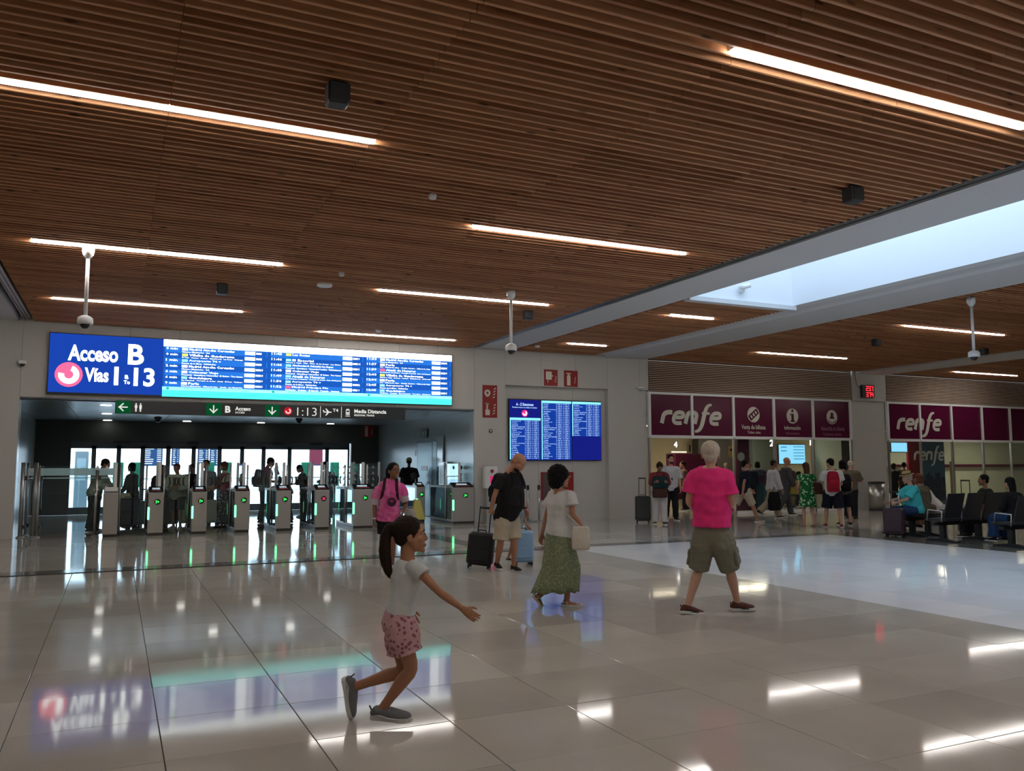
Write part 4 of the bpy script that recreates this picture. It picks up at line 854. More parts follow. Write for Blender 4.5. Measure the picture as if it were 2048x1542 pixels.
c = (Xi(1483, 22.6), 1.86); MB().arc(c[0], c[1], 0, .15, 0, 360, 22.59, 22.6).build('emblem', 'cream', t, off=o); MB().box(Xi(1484, 22.6), Xi(1498, 22.6), 22.585, 22.6, 1.06, 1.36).box(Xi(1484, 22.6), Xi(1498, 22.6), 22.585, 22.6, 1.42, 1.5).build('paper_notice', 'whitep', t, off=o)
t, o = nbox('teal_screen_wall', 'teal display pillar beside the plum pillar in the shop', 'pillar', (Xi(1500, 23.4), Xi(1528, 23.4), 23.4, 23.6, 0, 1.25), mat('teal_dark', (.01, .055, .07), .4)); MB().box(Xi(1500, 23.4), Xi(1528, 23.4), 23.39, 23.4, .95, 1.2).build('plum_band', 'purple2', t, off=o)
t, o = nbox('ticket_tv', 'large pale blue screen above the ticket counter', 'screen', (Xi(1558, 24.4), Xi(1612, 24.4), 24.4, 24.48, on_y(1580, 929, 24.4).z, on_y(1580, 888, 24.4).z), 'blackp')
x0, x1, z0, z1 = Xi(1558, 24.4), Xi(1612, 24.4), on_y(1580, 929, 24.4).z, on_y(1580, 888, 24.4).z
MB().box(x0+.03, x1-.03, 24.385, 24.399, z0+.03, z1-.03).build('display', emi('tv_blue', (.25, .62, .85), 1.0), t, off=o); MB().box((x0+x1)/2-.03, (x0+x1)/2+.03, 24.42, 24.46, z1-.05, 2.98).build('hanger', 'alu', t, off=o); m = MB()
for r in range(5): m.box(x0+(x1-x0)*.55, x1-.08, 24.378, 24.384, z1-.12-r*.115, z1-.09-r*.115)
for r in (0, 2): m.box(x0+.12, x0+.4, 24.378, 24.384, z1-.14-r*.07, z1-.10-r*.07)
tag(m.build('text_lines', emi('tv_text', (.05, .22, .38), 1), t, off=o), kind='stuff')
for s, px, py, h, lb in (('4', 1351, 889, .19, 'lit white number 4 hanging over the shop doorway'), ('2', 1543, 886, .24, 'lit white number 2 over the ticket counters, left of the big screen'), ('1', 1620, 885, .22, 'lit white number 1 over the ticket counters, right of the big screen'), ('3', 1490, 886, .2, 'lit number 3 beside the plum pillar')):
    p = on_y(px, py, 24.2); t = thing('number_sign', lb, 'sign', (p.x, 24.2, p.z)); text_mb(s, 0, -h/2, h, None if s == '1' else h*.75, -.01, .03, 'c').build('numeral', emi('number_glow_'+s, (1, .98, .9), 3 if s != '3' else .5), t); MB().box(-.01, .01, 0, .02, h/2, 2.98-p.z).build('hanger', 'alu', t)
p = on_y(1358, 904, 24.5); t = thing('hanging_lamp', 'slim hanging lamp bar inside the shop doorway', 'lamp', (p.x, 24.5, p.z)); MB().box(-.3, .3, -.04, .04, -.02, .02).build('lamp', emi('lamp_glow', (1, .85, .55), 1.2), t); MB().box(-.2, -.19, 0, .01, 0, 2.98-p.z).box(.19, .2, 0, .01, 0, 2.98-p.z).build('wire', 'alu', t)
p = on_y(1388, 897, SY-.02); t = thing('exit_sign', 'small dark exit sign on the beige wall inside the shop', 'sign', (p.x, SY, p.z)); MB().box(-.22, .22, -.03, 0, -.13, .13).build('plate', 'steel_d', t); MB().prism([(-.1, -.03), (.0, -.03), (.0, -.07), (.08, 0), (.0, .07), (.0, .03), (-.1, .03)], -.036, -.03).build('arrow', 'beige', t)
p = on_y(1462, 903, 24); t = thing('yellow_notice', 'yellow paper notice hanging near the shop doorway', 'notice', (p.x, 24, p.z)); MB().box(-.004, .004, -.008, -.002, .2, 2.98-p.z).build('wire', 'alu', t); MB().box(-.11, .11, -.01, 0, -.2, .2).build('paper', mat('yellow_paper', (.75, .55, .18), .6), t); MB().box(-.05, .05, -.015, -.01, .02, .1).build('print', 'blackp', t)
MB().cbox(Xi(1398, 26.6), Xi(1470, 26.6), 26.6, 27.0, 0, 2.6, .02).build('x', 'beige').name = 'cupboard'; tag(bpy.data.objects['cupboard'], 'tall dark grey cupboard at the back of the shop', 'cupboard'); bpy.data.objects['cupboard'].data.materials[0] = mat('cupboard_grey', (.07, .065, .06), .5)
t, o = nbox('white_board', 'plain cream board at the right end of the shop', 'board', (20.6, 23.6, 27.12, 27.2, 1.35, 2.75), 'cream')
t, o = nbox('display_board', 'grey green glass cabinet behind counter number two', 'cabinet', (Xi(1508, 26.2), Xi(1550, 26.2), 26.2, 26.4, 0, 2.8), mat('grey_green', (.22, .26, .24), .4))
for k, (px, lb) in enumerate(((1672, 'yellow office chair by the ticket counter'), (1578, 'yellow visitor chair left of the woman in the green dress'))):
    x = Xi(px, 24.1); t = thing('office_chair', lb, 'chair', (x, 24.1, 0)); MB().cbox(-.22, .22, -.22, .22, .42, .48, .03).build('seat', 'blackp', t); MB().cbox(-.2, .2, -.24, -.2, .5, .95, .03).build('backrest', mat('yellow_cloth', (.5, .42, .05), .7), t); MB().tube([(0, 0, .05), (0, 0, .42)], .03).build('post', 'alu', t)
    MB().box(-.25, .25, -.03, .03, .02, .06).box(-.03, .03, -.25, .25, .02, .06).build('base', 'blackp', t)
# second shop
t, o = nbox('shop_tv', 'pale blue screen hanging at the left in the second shop', 'screen', (Xi(1784, 24), Xi(1817, 24), 24, 24.07, on_y(1800, 905, 24).z, on_y(1800, 884, 24).z), 'blackp'); x0, x1, z0, z1 = Xi(1784, 24), Xi(1817, 24), on_y(1800, 905, 24).z, on_y(1800, 884, 24).z
MB().box(x0+.03, x1-.03, 23.985, 23.999, z0+.03, z1-.03).build('display', bpy.data.materials['tv_blue'], t, off=o); MB().box((x0+x1)/2-.02, (x0+x1)/2+.02, 24.02, 24.05, z1, 2.98).build('hanger', 'alu', t, off=o)
t, o = nbox('plum_partition', 'plum red partition wall behind the second shop front', 'partition', (Xi(1818, 24.6), Xi(1846, 24.6), 24.6, 24.7, 0, 2.6), mat('plum_red', (.22, .01, .03), .35))
t, o = nbox('city_poster', 'blue poster wall with a pale wordmark in the second shop', 'poster', (Xi(1846, 24.5), Xi(1891, 24.5), 24.5, 24.6, 0, 2.6), mat('poster_blue', (.06, .13, .20), .3)); x0, x1 = Xi(1846, 24.5), Xi(1891, 24.5)
pm = MB(); zz = .95
for k in range(9): a = x0+.02+(x1-x0-.04)*k/9; hh = .55+.35*abs(math.sin(k*2.3)); pm.box(a, a+(x1-x0-.04)/9*.9, 24.49, 24.5, .05, .35+hh)
pm.build('skyline', mat('skyline_navy', (.01, .02, .06), .4), t, off=o)
a = on_y(1828, 920, 24.4); renfe(a.x, on_y(1890, 912, 24.4).x, a.z, on_y(1830, 903, 24.4).z, 24.42, t, 'whitep', off=o)
for k, (pa, pb) in enumerate(((1783, 1818), (1892, 1966), (1968, 2021), (2024, 2060))):
    lb = ['under the hanging screen', 'right of the city poster', 'behind the long haired woman', 'at the picture edge'][k]
    t, o = nbox('wall_rail', 'plum wall rail in the second shop, ' + lb, 'rail', (Xi(pa, 26.9), Xi(pb, 26.9), 26.9, 27.0, 1.45, 1.58), 'purple2')
t, o = nbox('brown_post', 'brown timber post inside the second shop', 'post', (Xi(1904, 23.4), Xi(1911, 23.4), 23.4, 23.5, 0, 1.7), mat('brown_post', (.14, .09, .04), .5)); MB().box(Xi(1904, 23.4)-.03, Xi(1911, 23.4)+.03, 23.37, 23.53, 0, .04).build('foot', 'steel_d', t, off=o)

# ---------------------------------------------------------------- bin, seats, suitcases
p = on_z(1752, 1024, 0); t = thing('waste_bin', 'round brushed steel waste bin with black rim by the pillar', 'bin', (on_y(1755, 1020, 21.2).x, 21.2, 0))
MB().lathe([(.27, .04), (.27, .95)], n=28).build('body', 'steel', t, True); MB().lathe([(.28, .94), (.285, .98), (.20, 1.0), (.19, .96)], n=28).build('rim', 'blackp', t, True); MB().lathe([(.275, 0), (.275, .05)], n=28).build('foot_ring', 'blackp', t)
M['seatb'] = mat('black_seat', (.012, .012, .014), .45); 
def seat_shell(t, x, back=True):
    MB().prism([(-.25, .44), (.20, .42), (.24, .46), (.2, .48), (-.25, .50)], x-.26, x+.26, 'x').build('seat', 'seatb', t, bevel=.01)
    if back: MB().prism([(-.23, .46), (-.37, 1.0), (-.345, 1.005), (-.19, .48)], x-.25, x+.25, 'x').build('backrest', 'seatb', t, bevel=.01)
def bench(loc, rz, n, label, back=True, arms=True):
    t = thing('beam_seat', label, 'bench', loc, rz, 'black waiting seats'); w = .6
    MB().box(-.1, n*w-.1+.0, -.05, .05, .34, .41).build('beam', 'blackm', t)
    for k in range(n): seat_shell(t, .2+k*w, back)
    for x in (.2, (n-1)*w+.1): MB().box(x-.05, x+.05, -.05, .05, .04, .36).build('leg', 'blackp', t); MB().prism([(-.36, 0), (.36, 0), (.34, .03), (.07, .07), (-.07, .07), (-.34, .03)], x-.06, x+.06, 'x').build('foot', 'blackp', t)
    if arms and back:
        for k in range(n+1): x = -.09+k*w; MB().tube([(x, -.2, .42), (x, -.22, .64), (x, .1, .66), (x, .14, .44)], .014, 8).build('armrest', 'alu', t, True)
    return t
Y1 = 12.1; x = on_y(1872, 1050, Y1).x; bench((x, Y1, 0), 0, 3, 'black three seat bench seen from behind beside the man in white')
Y3 = 10.7; x = on_y(2008, 1050, Y3).x; bench((x, Y3, 0), 0, 3, 'black bench nearest the camera, cut by the picture edge, with a long haired woman')
p = on_z(1806, 1078, 0); bench((on_y(1812, 1050, 13.4).x, 13.4, 0), 0, 2, 'backless black bench under the man in the straw hat', back=False)

def suitcase(loc, rz, label, w=.38, h=.56, d=.24, m=None, handle=1.0, pull=True, tilt=0, soft=False):
    t = thing('suitcase', label, 'suitcase', loc, rz); t.rotation_euler[0] = tilt
    MB().cbox(-w/2, w/2, -d/2, d/2, .05, .05+h, .035).build('shell', m, t, bevel=.012)
    for i, (a, b) in enumerate(((-1, -1), (1, -1), (-1, 1), (1, 1))): MB().tube([(a*w*.38-.015, b*d*.35, .028), (a*w*.38+.015, b*d*.35, .028)], .028, 12).build('wheel', 'blackm', t)
    if pull:
        MB().tube([(-w*.22, d*.38, h+.03), (-w*.22, d*.38, handle)], .010, 8).tube([(w*.22, d*.38, h+.03), (w*.22, d*.38, handle)], .010, 8).build('pull_rods', 'alu' if not soft else 'blackp', t, True)
        MB().tube([(-w*.24, d*.38, handle), (w*.24, d*.38, handle)], .018, 10).build('handle', 'blackp', t, True)
    MB().cbox(-w*.4, w*.4, -d/2-.02, -d/2+.01, .12, h*.6, .01).build('pocket' if soft else 'ribbed_front', m, t)
    MB().tube([(-.07, 0, h+.05), (-.05, 0, h+.085), (.05, 0, h+.085), (.07, 0, h+.05)], .009, 8).build('top_handle', 'blackp', t, True)
    return t
M['sblack'] = mat('suitcase_black', (.010, .010, .011), .5); M['steal'] = mat('suitcase_teal', (.04, .12, .11), .4); M['snavy'] = mat('suitcase_navy', (.012, .015, .03), .5); M['sblue'] = mat('suitcase_pale_blue', (.25, .42, .62), .35)
M['sgrey'] = mat('suitcase_dark_grey', (.035, .042, .04), .5); M['swhite'] = mat('suitcase_cream', (.45, .47, .33), .4); M['syel'] = mat('suitcase_yellow', (.42, .45, .18), .4); M['splum'] = mat('suitcase_plum', (.045, .02, .03), .45); M['slb'] = mat('suitcase_light_blue', (.18, .38, .48), .35)
p = on_z(958, 1136, 0); suitcase((p.x, p.y, 0), math.radians(-33), 'black cabin suitcase pulled by the man in the black shirt', .40, .50, .24, 'sblack', .93, soft=True).rotation_euler[1] = .10
p = on_z(1286, 1045, 0); suitcase((p.x, p.y, 0), math.radians(-30), 'dark grey suitcase with raised handle by the column', .42, .68, .26, 'sgrey', 1.22, soft=True)
p = on_z(1790, 1074, 0); suitcase((p.x, p.y, 0), math.radians(-60), 'plum suitcase held by the man in the straw hat', .42, .58, .28, 'splum', .98)
p = on_z(1922, 1068, 0); suitcase((p.x, p.y-.2, 0), math.radians(-40), 'black suitcase standing among the seats', .4, .55, .25, 'sblack', 1.22, soft=True)
for (px, py), lb, m, w, h, pull in (((253, 1056), 'dark navy suitcase of the dark haired woman at the gates', 'snavy', .55, .72, False), ((286, 1052), 'teal suitcase left of the second gate', 'steal', .4, .62, True), ((338, 1052), 'tall black suitcase behind the second gate', 'sblack', .42, .75, False),
                          ((372, 1050), 'tall yellow suitcase behind the person in the white jacket', 'syel', .36, .8, False), ((421, 1049), 'cream suitcase right of the third gate', 'swhite', .36, .62, False), ((462, 1045), 'light blue suitcase behind the woman in patterned trousers', 'slb', .4, .9, False)):
    p = on_z(px, py, 0); suitcase((p.x, p.y, 0), random.uniform(-.3, .3), lb, w, h, .28, m, h+.35, pull)
p = on_z(1045, 1130, 0); suitcase((p.x, p.y, 0), math.radians(-10), 'pale blue suitcase beside the black shirted man', .34, .50, .22, 'sblue', .92)
# ---------------------------------------------------------------- people
def V(*a): return np.array(a if len(a) > 1 else a[0], float)
def unit(v): return v/(np.linalg.norm(v)+1e-9)
def loft(mb, cs, rs, side, n=14, sub=3, power=2.0):
    """closed tube through centres cs with half sizes rs=(a along side, b across), smoothly interpolated"""
    cs = [V(c) for c in cs]; rs = [V(r if isinstance(r, (tuple, list, np.ndarray)) else (r, r)) for r in rs]
    sd = [V(s) for s in side] if isinstance(side, list) else [V(side)]*len(cs)
    C, Rr, S = [], [], []
    m = len(cs)
    for i in range(m-1):
        p0, p1, p2, p3 = cs[max(i-1, 0)], cs[i], cs[i+1], cs[min(i+2, m-1)]
        for k in range(sub):
            t = k/sub; C.append(.5*((2*p1)+(-p0+p2)*t+(2*p0-5*p1+4*p2-p3)*t*t+(-p0+3*p1-3*p2+p3)*t**3)); Rr.append(rs[i]*(1-t)+rs[i+1]*t); S.append(sd[i]*(1-t)+sd[i+1]*t)
    C.append(cs[-1]); Rr.append(rs[-1]); S.append(sd[-1]); vs = []; L = len(C)
    for i in range(L):
        d = unit(C[min(i+1, L-1)]-C[max(i-1, 0)]); a = unit(S[i]-d*np.dot(S[i], d)); b = np.cross(d, a)
        for k in range(n):
            th = 2*math.pi*k/n; c, s = math.cos(th), math.sin(th); vs.append(C[i]+a*Rr[i][0]*math.copysign(abs(c)**(2/power), c)+b*Rr[i][1]*math.copysign(abs(s)**(2/power), s))
    fs = [tuple(range(n-1, -1, -1)), tuple(range((L-1)*n, L*n))]
    for i in range(L-1):
        for k in range(n): j = (k+1) % n; fs.append((i*n+k, i*n+j, i*n+n+j, i*n+n+k))
    return mb.add(vs, fs)
def remesh(mb, name, vox, smooth=3, noise=0, nscale=8, seed=0, fac=.5):
    me = mb.mesh(name); o = bpy.data.objects.new('tmp', me); COL.objects.link(o)
    r = o.modifiers.new('r', 'REMESH'); r.mode = 'VOXEL'; r.voxel_size = vox; r.use_smooth_shade = True
    if smooth: s = o.modifiers.new('s', 'SMOOTH'); s.iterations = smooth; s.factor = fac
    dg = bpy.context.evaluated_depsgraph_get(); dg.update()
    out = bpy.data.meshes.new_from_object(o.evaluated_get(dg)); out.name = name
    bpy.data.objects.remove(o); bpy.data.meshes.remove(me)
    if noise:
        n = len(out.vertices); co = np.empty(n*3); out.vertices.foreach_get('co', co); co = co.reshape(-1, 3); no = np.empty(n*3); out.vertices.foreach_get('normal', no); no = no.reshape(-1, 3)
        rr = np.random.default_rng(seed); d = np.zeros(n)
        if nscale > 30 and n < 60000:
            o3 = Vector(rr.uniform(0, 50, 3)); d = np.array([MN.noise(Vector(c)*nscale*1.1+o3)*2.2+MN.noise(Vector(c)*nscale*2.3+o3) for c in co])
        else:
            for k in range(7):
                w = rr.normal(size=3)*nscale*(1+.35*k); d += np.sin(co@w+rr.uniform(0, 6.28))/(1+.35*k)
        co = co+no*(d[:, None]*noise/2.2); out.vertices.foreach_set('co', co.ravel()); out.update()
    return out
def xf(me, A, t):                    # mesh copy transformed by 3x3 A and t
    m = me.copy(); T = Matrix([[*A[0], t[0]], [*A[1], t[1]], [*A[2], t[2]], [0, 0, 0, 1]]); m.transform(T)
    if np.linalg.det(np.array(A)) < 0: m.flip_normals()
    return m
def join_meshes(ms, name):
    vs, fs = [], []; n = 0
    for m in ms:
        k = len(m.vertices); co = np.empty(k*3); m.vertices.foreach_get('co', co); vs.append(co.reshape(-1, 3))
        fs += [tuple(i+n for i in p.vertices) for p in m.polygons]; n += k
    me = bpy.data.meshes.new(name); me.from_pydata(np.vstack(vs).tolist(), [], fs); return me
# head prototype: y forward, z up, origin in the middle of the head, height about .235
def head_proto(vox):
    m = MB(); m.ell((0, -.012, .03), (.074, .094, .084), 20, 14).ell((0, .02, -.03), (.060, .068, .075), 16, 12)
    loft(m, [(0, .02, -.035), (0, .045, -.075), (0, .062, -.098)], [(.05, .045), (.042, .035), (.02, .018)], V(1, 0, 0), 12)
    m.ell((0, .070, -.098), (.022, .018, .016), 12, 8)
    loft(m, [(0, .082, .016), (0, .091, -.005), (0, .0985, -.026), (0, .091, -.036)], [(.008, .008), (.009, .010), (.0135, .011), (.014, .008)], V(1, 0, 0), 10)
    m.ell((0, .082, -.060), (.024, .012, .007), 12, 6).ell((0, .082, -.071), (.020, .012, .007), 12, 6)
    for s in (-1, 1): m.ell((s*.029, .074, .024), (.021, .012, .008), 10, 6).ell((s*.030, .0725, .0135), (.017, .012, .006), 10, 6).ell((s*.030, .071, -.006), (.016, .011, .005), 10, 6).ell((s*.038, .054, -.022), (.02, .02, .02), 10, 6).ell((s*.075, -.008, -.008), (.009, .018, .031), 10, 8)
    loft(m, [(0, -.018, -.05), (0, -.028, -.11), (0, -.03, -.19)], [(.046, .050), (.043, .046), (.050, .050)], V(1, 0, 0), 14)
    return remesh(m, 'head', vox, 2)
HEADS = {}
def get_head(v):
    if v not in HEADS: HEADS[v] = head_proto(v)
    return HEADS[v]
# hand prototype (right hand): wrist at origin, fingers along +y, palm facing -z... thumb towards -x
def hand_proto(pose, vox):
    m = MB(); loft(m, [(0, -.02, 0), (0, .02, 0), (0, .06, 0), (0, .092, 0)], [(.026, .019), (.034, .016), (.041, .014), (.039, .012)], V(1, 0, 0), 12)
    curl = {'relax': (18, 24, 16), 'grip': (72, 82, 45), 'point': (10, 12, 8)}[pose]
    for k, (x, L) in enumerate(((-.030, .070), (-.010, .080), (.011, .075), (.031, .058))):
        p = V(x, .088, 0); a = 0; P = [V(x*.9, .06, 0), p]; fan = x*1.6
        for q, fr in enumerate((.45, .30, .25)):
            c = curl[q]*(1+.08*k); c = 5 if (pose == 'point' and k == 0) else c; a += math.radians(c); d = V(math.sin(fan)*math.cos(a), math.cos(a)*math.cos(fan), -math.sin(a)); p = p+unit(d)*L*fr; P.append(p)
        loft(m, P, [.0095, .0095, .0085, .0078, .006], V(1, 0, 0), 8, 2)
    if pose == 'grip': P = [V(-.022, .02, -.004), V(-.045, .045, -.016), V(-.036, .072, -.038), V(-.012, .082, -.052)]
    else: P = [V(-.022, .02, -.002), V(-.046, .045, -.010), V(-.058, .068, -.016), V(-.062, .090, -.024)]
    loft(m, P, [.015, .012, .0105, .007], V(0, 0, 1), 8, 2)
    return remesh(m, 'hand', vox, 1)
HANDS = {}
def get_hand(p, v):
    if (p, v) not in HANDS: HANDS[(p, v)] = hand_proto(p, v)
    return HANDS[(p, v)]
def skin(name, c): 
    if name not in M: M[name] = mat(name, c, .5, spec=.35, bump=.05, bscale=60, var=.08, vscale=6)
    return name
skin('skin_tan', (.42, .20, .12)); skin('skin_light', (.52, .29, .20)); skin('skin_brown', (.26, .12, .07)); skin('skin_dark', (.10, .055, .04)); skin('skin_child', (.40, .185, .10))
def cloth(name, col, bump=.6, bs=16, rough=.85, **k):
    if name not in M: M[name] = mat(name, col, rough, bump=bump, bscale=bs, spec=.2, **k)
    return name
def hairm(name, col):
    if name not in M: M[name] = mat(name, col, .62, bump=.8, bscale=55, stretch=(1, 1, .25), spec=.12, var=.35, vscale=30)
    return name
hairm('hair_black', (.008, .007, .007)); hairm('hair_dark_brown', (.022, .012, .008)); hairm('hair_brown', (.07, .03, .018)); hairm('hair_grey', (.50, .42, .34)); hairm('hair_red_brown', (.16, .06, .03))
M['eye_w'] = mat('eye_white', (.38, .36, .34), .4); M['eye_d'] = mat('iris_dark', (.02, .01, .008), .15); M['lip'] = mat('lips', (.30, .11, .085), .5)
EYE_ME = MB().ell((0, 0, 0), (.0115, .0115, .0095), 10, 7).mesh('eye'); IRIS_ME = MB().ell((0, .0095, 0), (.0058, .004, .0058), 8, 6).mesh('iris')
for m_ in (EYE_ME,): m_.materials.append(M['eye_w'])
IRIS_ME.materials.append(M['eye_d'])
def hair_mesh(style, vox=.008, seed=0):
    m = MB()
    cap = lambda g=0: m.ell((0, -.024-g*.3, .042), (.083+g, .094+g, .084+g), 18, 12)
    if style in ('short', 'grey_short'): cap(.003); m.ell((0, -.064, -.014), (.066, .044, .060), 14, 9)
    if style == 'buzz': m.ell((0, -.018, .036), (.079, .094, .082), 18, 12).ell((0, -.062, -.02), (.058, .038, .045), 14, 9)
    if style == 'curly_short':
        cap(.004); m.ell((0, -.05, .0), (.078, .062, .065), 14, 9)
    if style == 'bob':
        cap(.006); loft(m, [(0, -.03, .06), (0, -.045, .0), (0, -.045, -.06), (0, -.04, -.105)], [(.086, .07), (.094, .068), (.098, .062), (.085, .05)], V(1, 0, 0))
    if style == 'curly':
        cap(.026); m.ell((0, -.05, -.0), (.115, .095, .105), 16, 10).ell((0, -.058, -.06), (.108, .08, .065), 14, 9)
    if style == 'long':
        cap(.006); loft(m, [(0, -.03, .05), (0, -.06, -.02), (0, -.075, -.11), (0, -.07, -.22), (0, -.065, -.32)], [(.085, .065), (.09, .055), (.085, .042), (.075, .034), (.05, .02)], V(1, 0, 0))
    if style == 'tail':
        cap(.003); m.ell((0, -.06, -.005), (.066, .05, .06), 14, 9); loft(m, [(0, -.10, .065), (0, -.145, .05), (0, -.165, .0), (0, -.155, -.08), (0, -.135, -.16), (0, -.12, -.22)], [.018, .028, .038, .040, .032, .012], V(1, 0, 0), 10)
    if style == 'tail_child':
        cap(.006); m.ell((0, -.06, -.0), (.07, .052, .065), 14, 9); loft(m, [(0, -.09, .07), (0, -.135, .06), (0, -.16, .0), (.01, -.17, -.08), (.015, -.165, -.16), (.02, -.15, -.22), (.02, -.14, -.26)], [.022, .030, .036, .040, .036, .025, .008], V(1, 0, 0), 10)
    if style == 'updo': cap(.005); m.ell((0, -.06, 0), (.07, .052, .06), 14, 9).ell((0, -.11, .06), (.045, .04, .04), 12, 8)
    ns = {'curly': (.013, 42), 'grey_short': (.004, 60), 'curly_short': (.007, 60), 'bob': (.004, 45), 'tail_child': (.003, 50)}.get(style, (.0025, 45))
    return remesh(m, 'hair', vox, 1, ns[0], ns[1], seed)
def glasses_on(T, A, hc):
    m = MB()
    for s in (-1, 1):
        P = [(s*.033+.022*math.cos(t), .097, .006+.016*math.sin(t)) for t in np.linspace(0, 2*math.pi, 13)]; m.tube(P, .0016, 5); m.tube([(s*.055, .097, .01), (s*.078, .05, .01), (s*.08, -.01, .004)], .0018, 5)
    m.tube([(-.011, .1, .01), (.011, .1, .01)], .0018, 5); me = m.mesh('glasses'); return xf(me, A, hc)
def FK(base, H, head, lean=3, arms=((4, 6, 12, 0), (4, 6, 12, 0)), legs=((4, 2, 6, 0), (-4, 2, 6, 0)), seat=None, look=(0, 0), twist=0, foot_out=8):
    """skeleton in world space; first of each pair = left, second = right; angles in degrees"""
    r = math.radians; F = V(math.sin(r(head)), math.cos(r(head)), 0); U = V(0, 0, 1); R = np.cross(F, U); s = H/1.75; J = {}
    tF = F*math.cos(r(twist))+R*math.sin(r(twist)); tR = np.cross(tF, U)
    pel = V(0, 0, .53*H); Up = U*math.cos(r(lean))+tF*math.sin(r(lean)); Fp = tF*math.cos(r(lean))-U*math.sin(r(lean))
    J['pel'] = pel; J['neck'] = pel+Up*.295*H; J['U'] = Up; J['F'] = Fp; J['R'] = tR
    hy = head+twist+look[0]; HF = V(math.sin(r(hy)), math.cos(r(hy)), 0)
    hp = lean*.5+look[1]; hu = U*math.cos(r(hp))+HF*math.sin(r(hp)); J['hf'] = HF*math.cos(r(hp))-U*math.sin(r(hp)); J['hu'] = hu; J['head'] = J['neck']+Up*.02*H+hu*.080*H+J['hf']*.018*H
    for i, (sd, q) in enumerate((('L', -1), ('R', 1))):
        f, o, e, n = [r(a) for a in arms[i]]
        sh = J['neck']-Up*.035*H+tR*q*.108*H; d = math.cos(o)*(-Up*math.cos(f)+Fp*math.sin(f))+q*math.sin(o)*tR
        el = sh+d*.168*H; d2 = math.cos(n)*(-Up*math.cos(f+e)+Fp*math.sin(f+e))-q*math.sin(n)*tR; J['sho'+sd] = sh; J['elb'+sd] = el; J['wri'+sd] = el+unit(d2)*.148*H
        h, o, k, p = [r(a) for a in legs[i]]
        hp_ = pel-U*.015*H+R*q*.052*H; d = math.cos(o)*(-U*math.cos(h)+F*math.sin(h))+q*math.sin(o)*R; kn = hp_+d*.245*H
        d2 = math.cos(o*.6)*(-U*math.cos(h-k)+F*math.sin(h-k))+q*math.sin(o*.6)*R; an = kn+unit(d2)*.232*H
        J['hip'+sd] = hp_; J['kne'+sd] = kn; J['ank'+sd] = an
        FF = F*math.cos(r(foot_out))+R*q*math.sin(r(foot_out)); J['toe'+sd] = FF*math.cos(p)-U*math.sin(p)
    lo = min(J['ankL'][2]-.045*H-.10*H*max(0, -J['toeL'][2]), J['ankR'][2]-.045*H-.10*H*max(0, -J['toeR'][2]))
    dz = (seat-J['pel'][2]) if seat is not None else -lo
    off = V(base[0], base[1], dz)
    for k, v in J.items():
        if k not in ('U', 'F', 'R', 'hf', 'hu', 'toeL', 'toeR'): J[k] = v+off
    J['H'] = H; return J
def PX(base, H, pts, hf, hu=None, toeL=None, toeR=None, head_tilt=None):
    """skeleton from joints measured in the photo; each point (px, py, metres behind the base plane)"""
    D0 = float(np.dot(V(base)-V(0, 0, EYE), _f)); J = {}
    for k, (px, py, d) in pts.items(): q = ray(px, py); J[k] = V(0, 0, EYE)+q*((D0+d)/FPX)
    J['U'] = unit(J['neck']-J['pel']); J['R'] = unit(J['shoR']-J['shoL']); J['F'] = unit(np.cross(J['U'], J['R'])); J['R'] = np.cross(J['F'], J['U'])
    J['hf'] = unit(V(hf)); hu = V(hu) if hu is not None else V(0, 0, 1); J['hu'] = unit(hu-J['hf']*np.dot(hu, J['hf'])); J['toeL'] = unit(V(toeL)); J['toeR'] = unit(V(toeR)); J['H'] = H
    return J
IR = V(math.cos(YAW), -math.sin(YAW), 0); IA = V(math.sin(YAW), math.cos(YAW), 0)      # picture right, away from camera
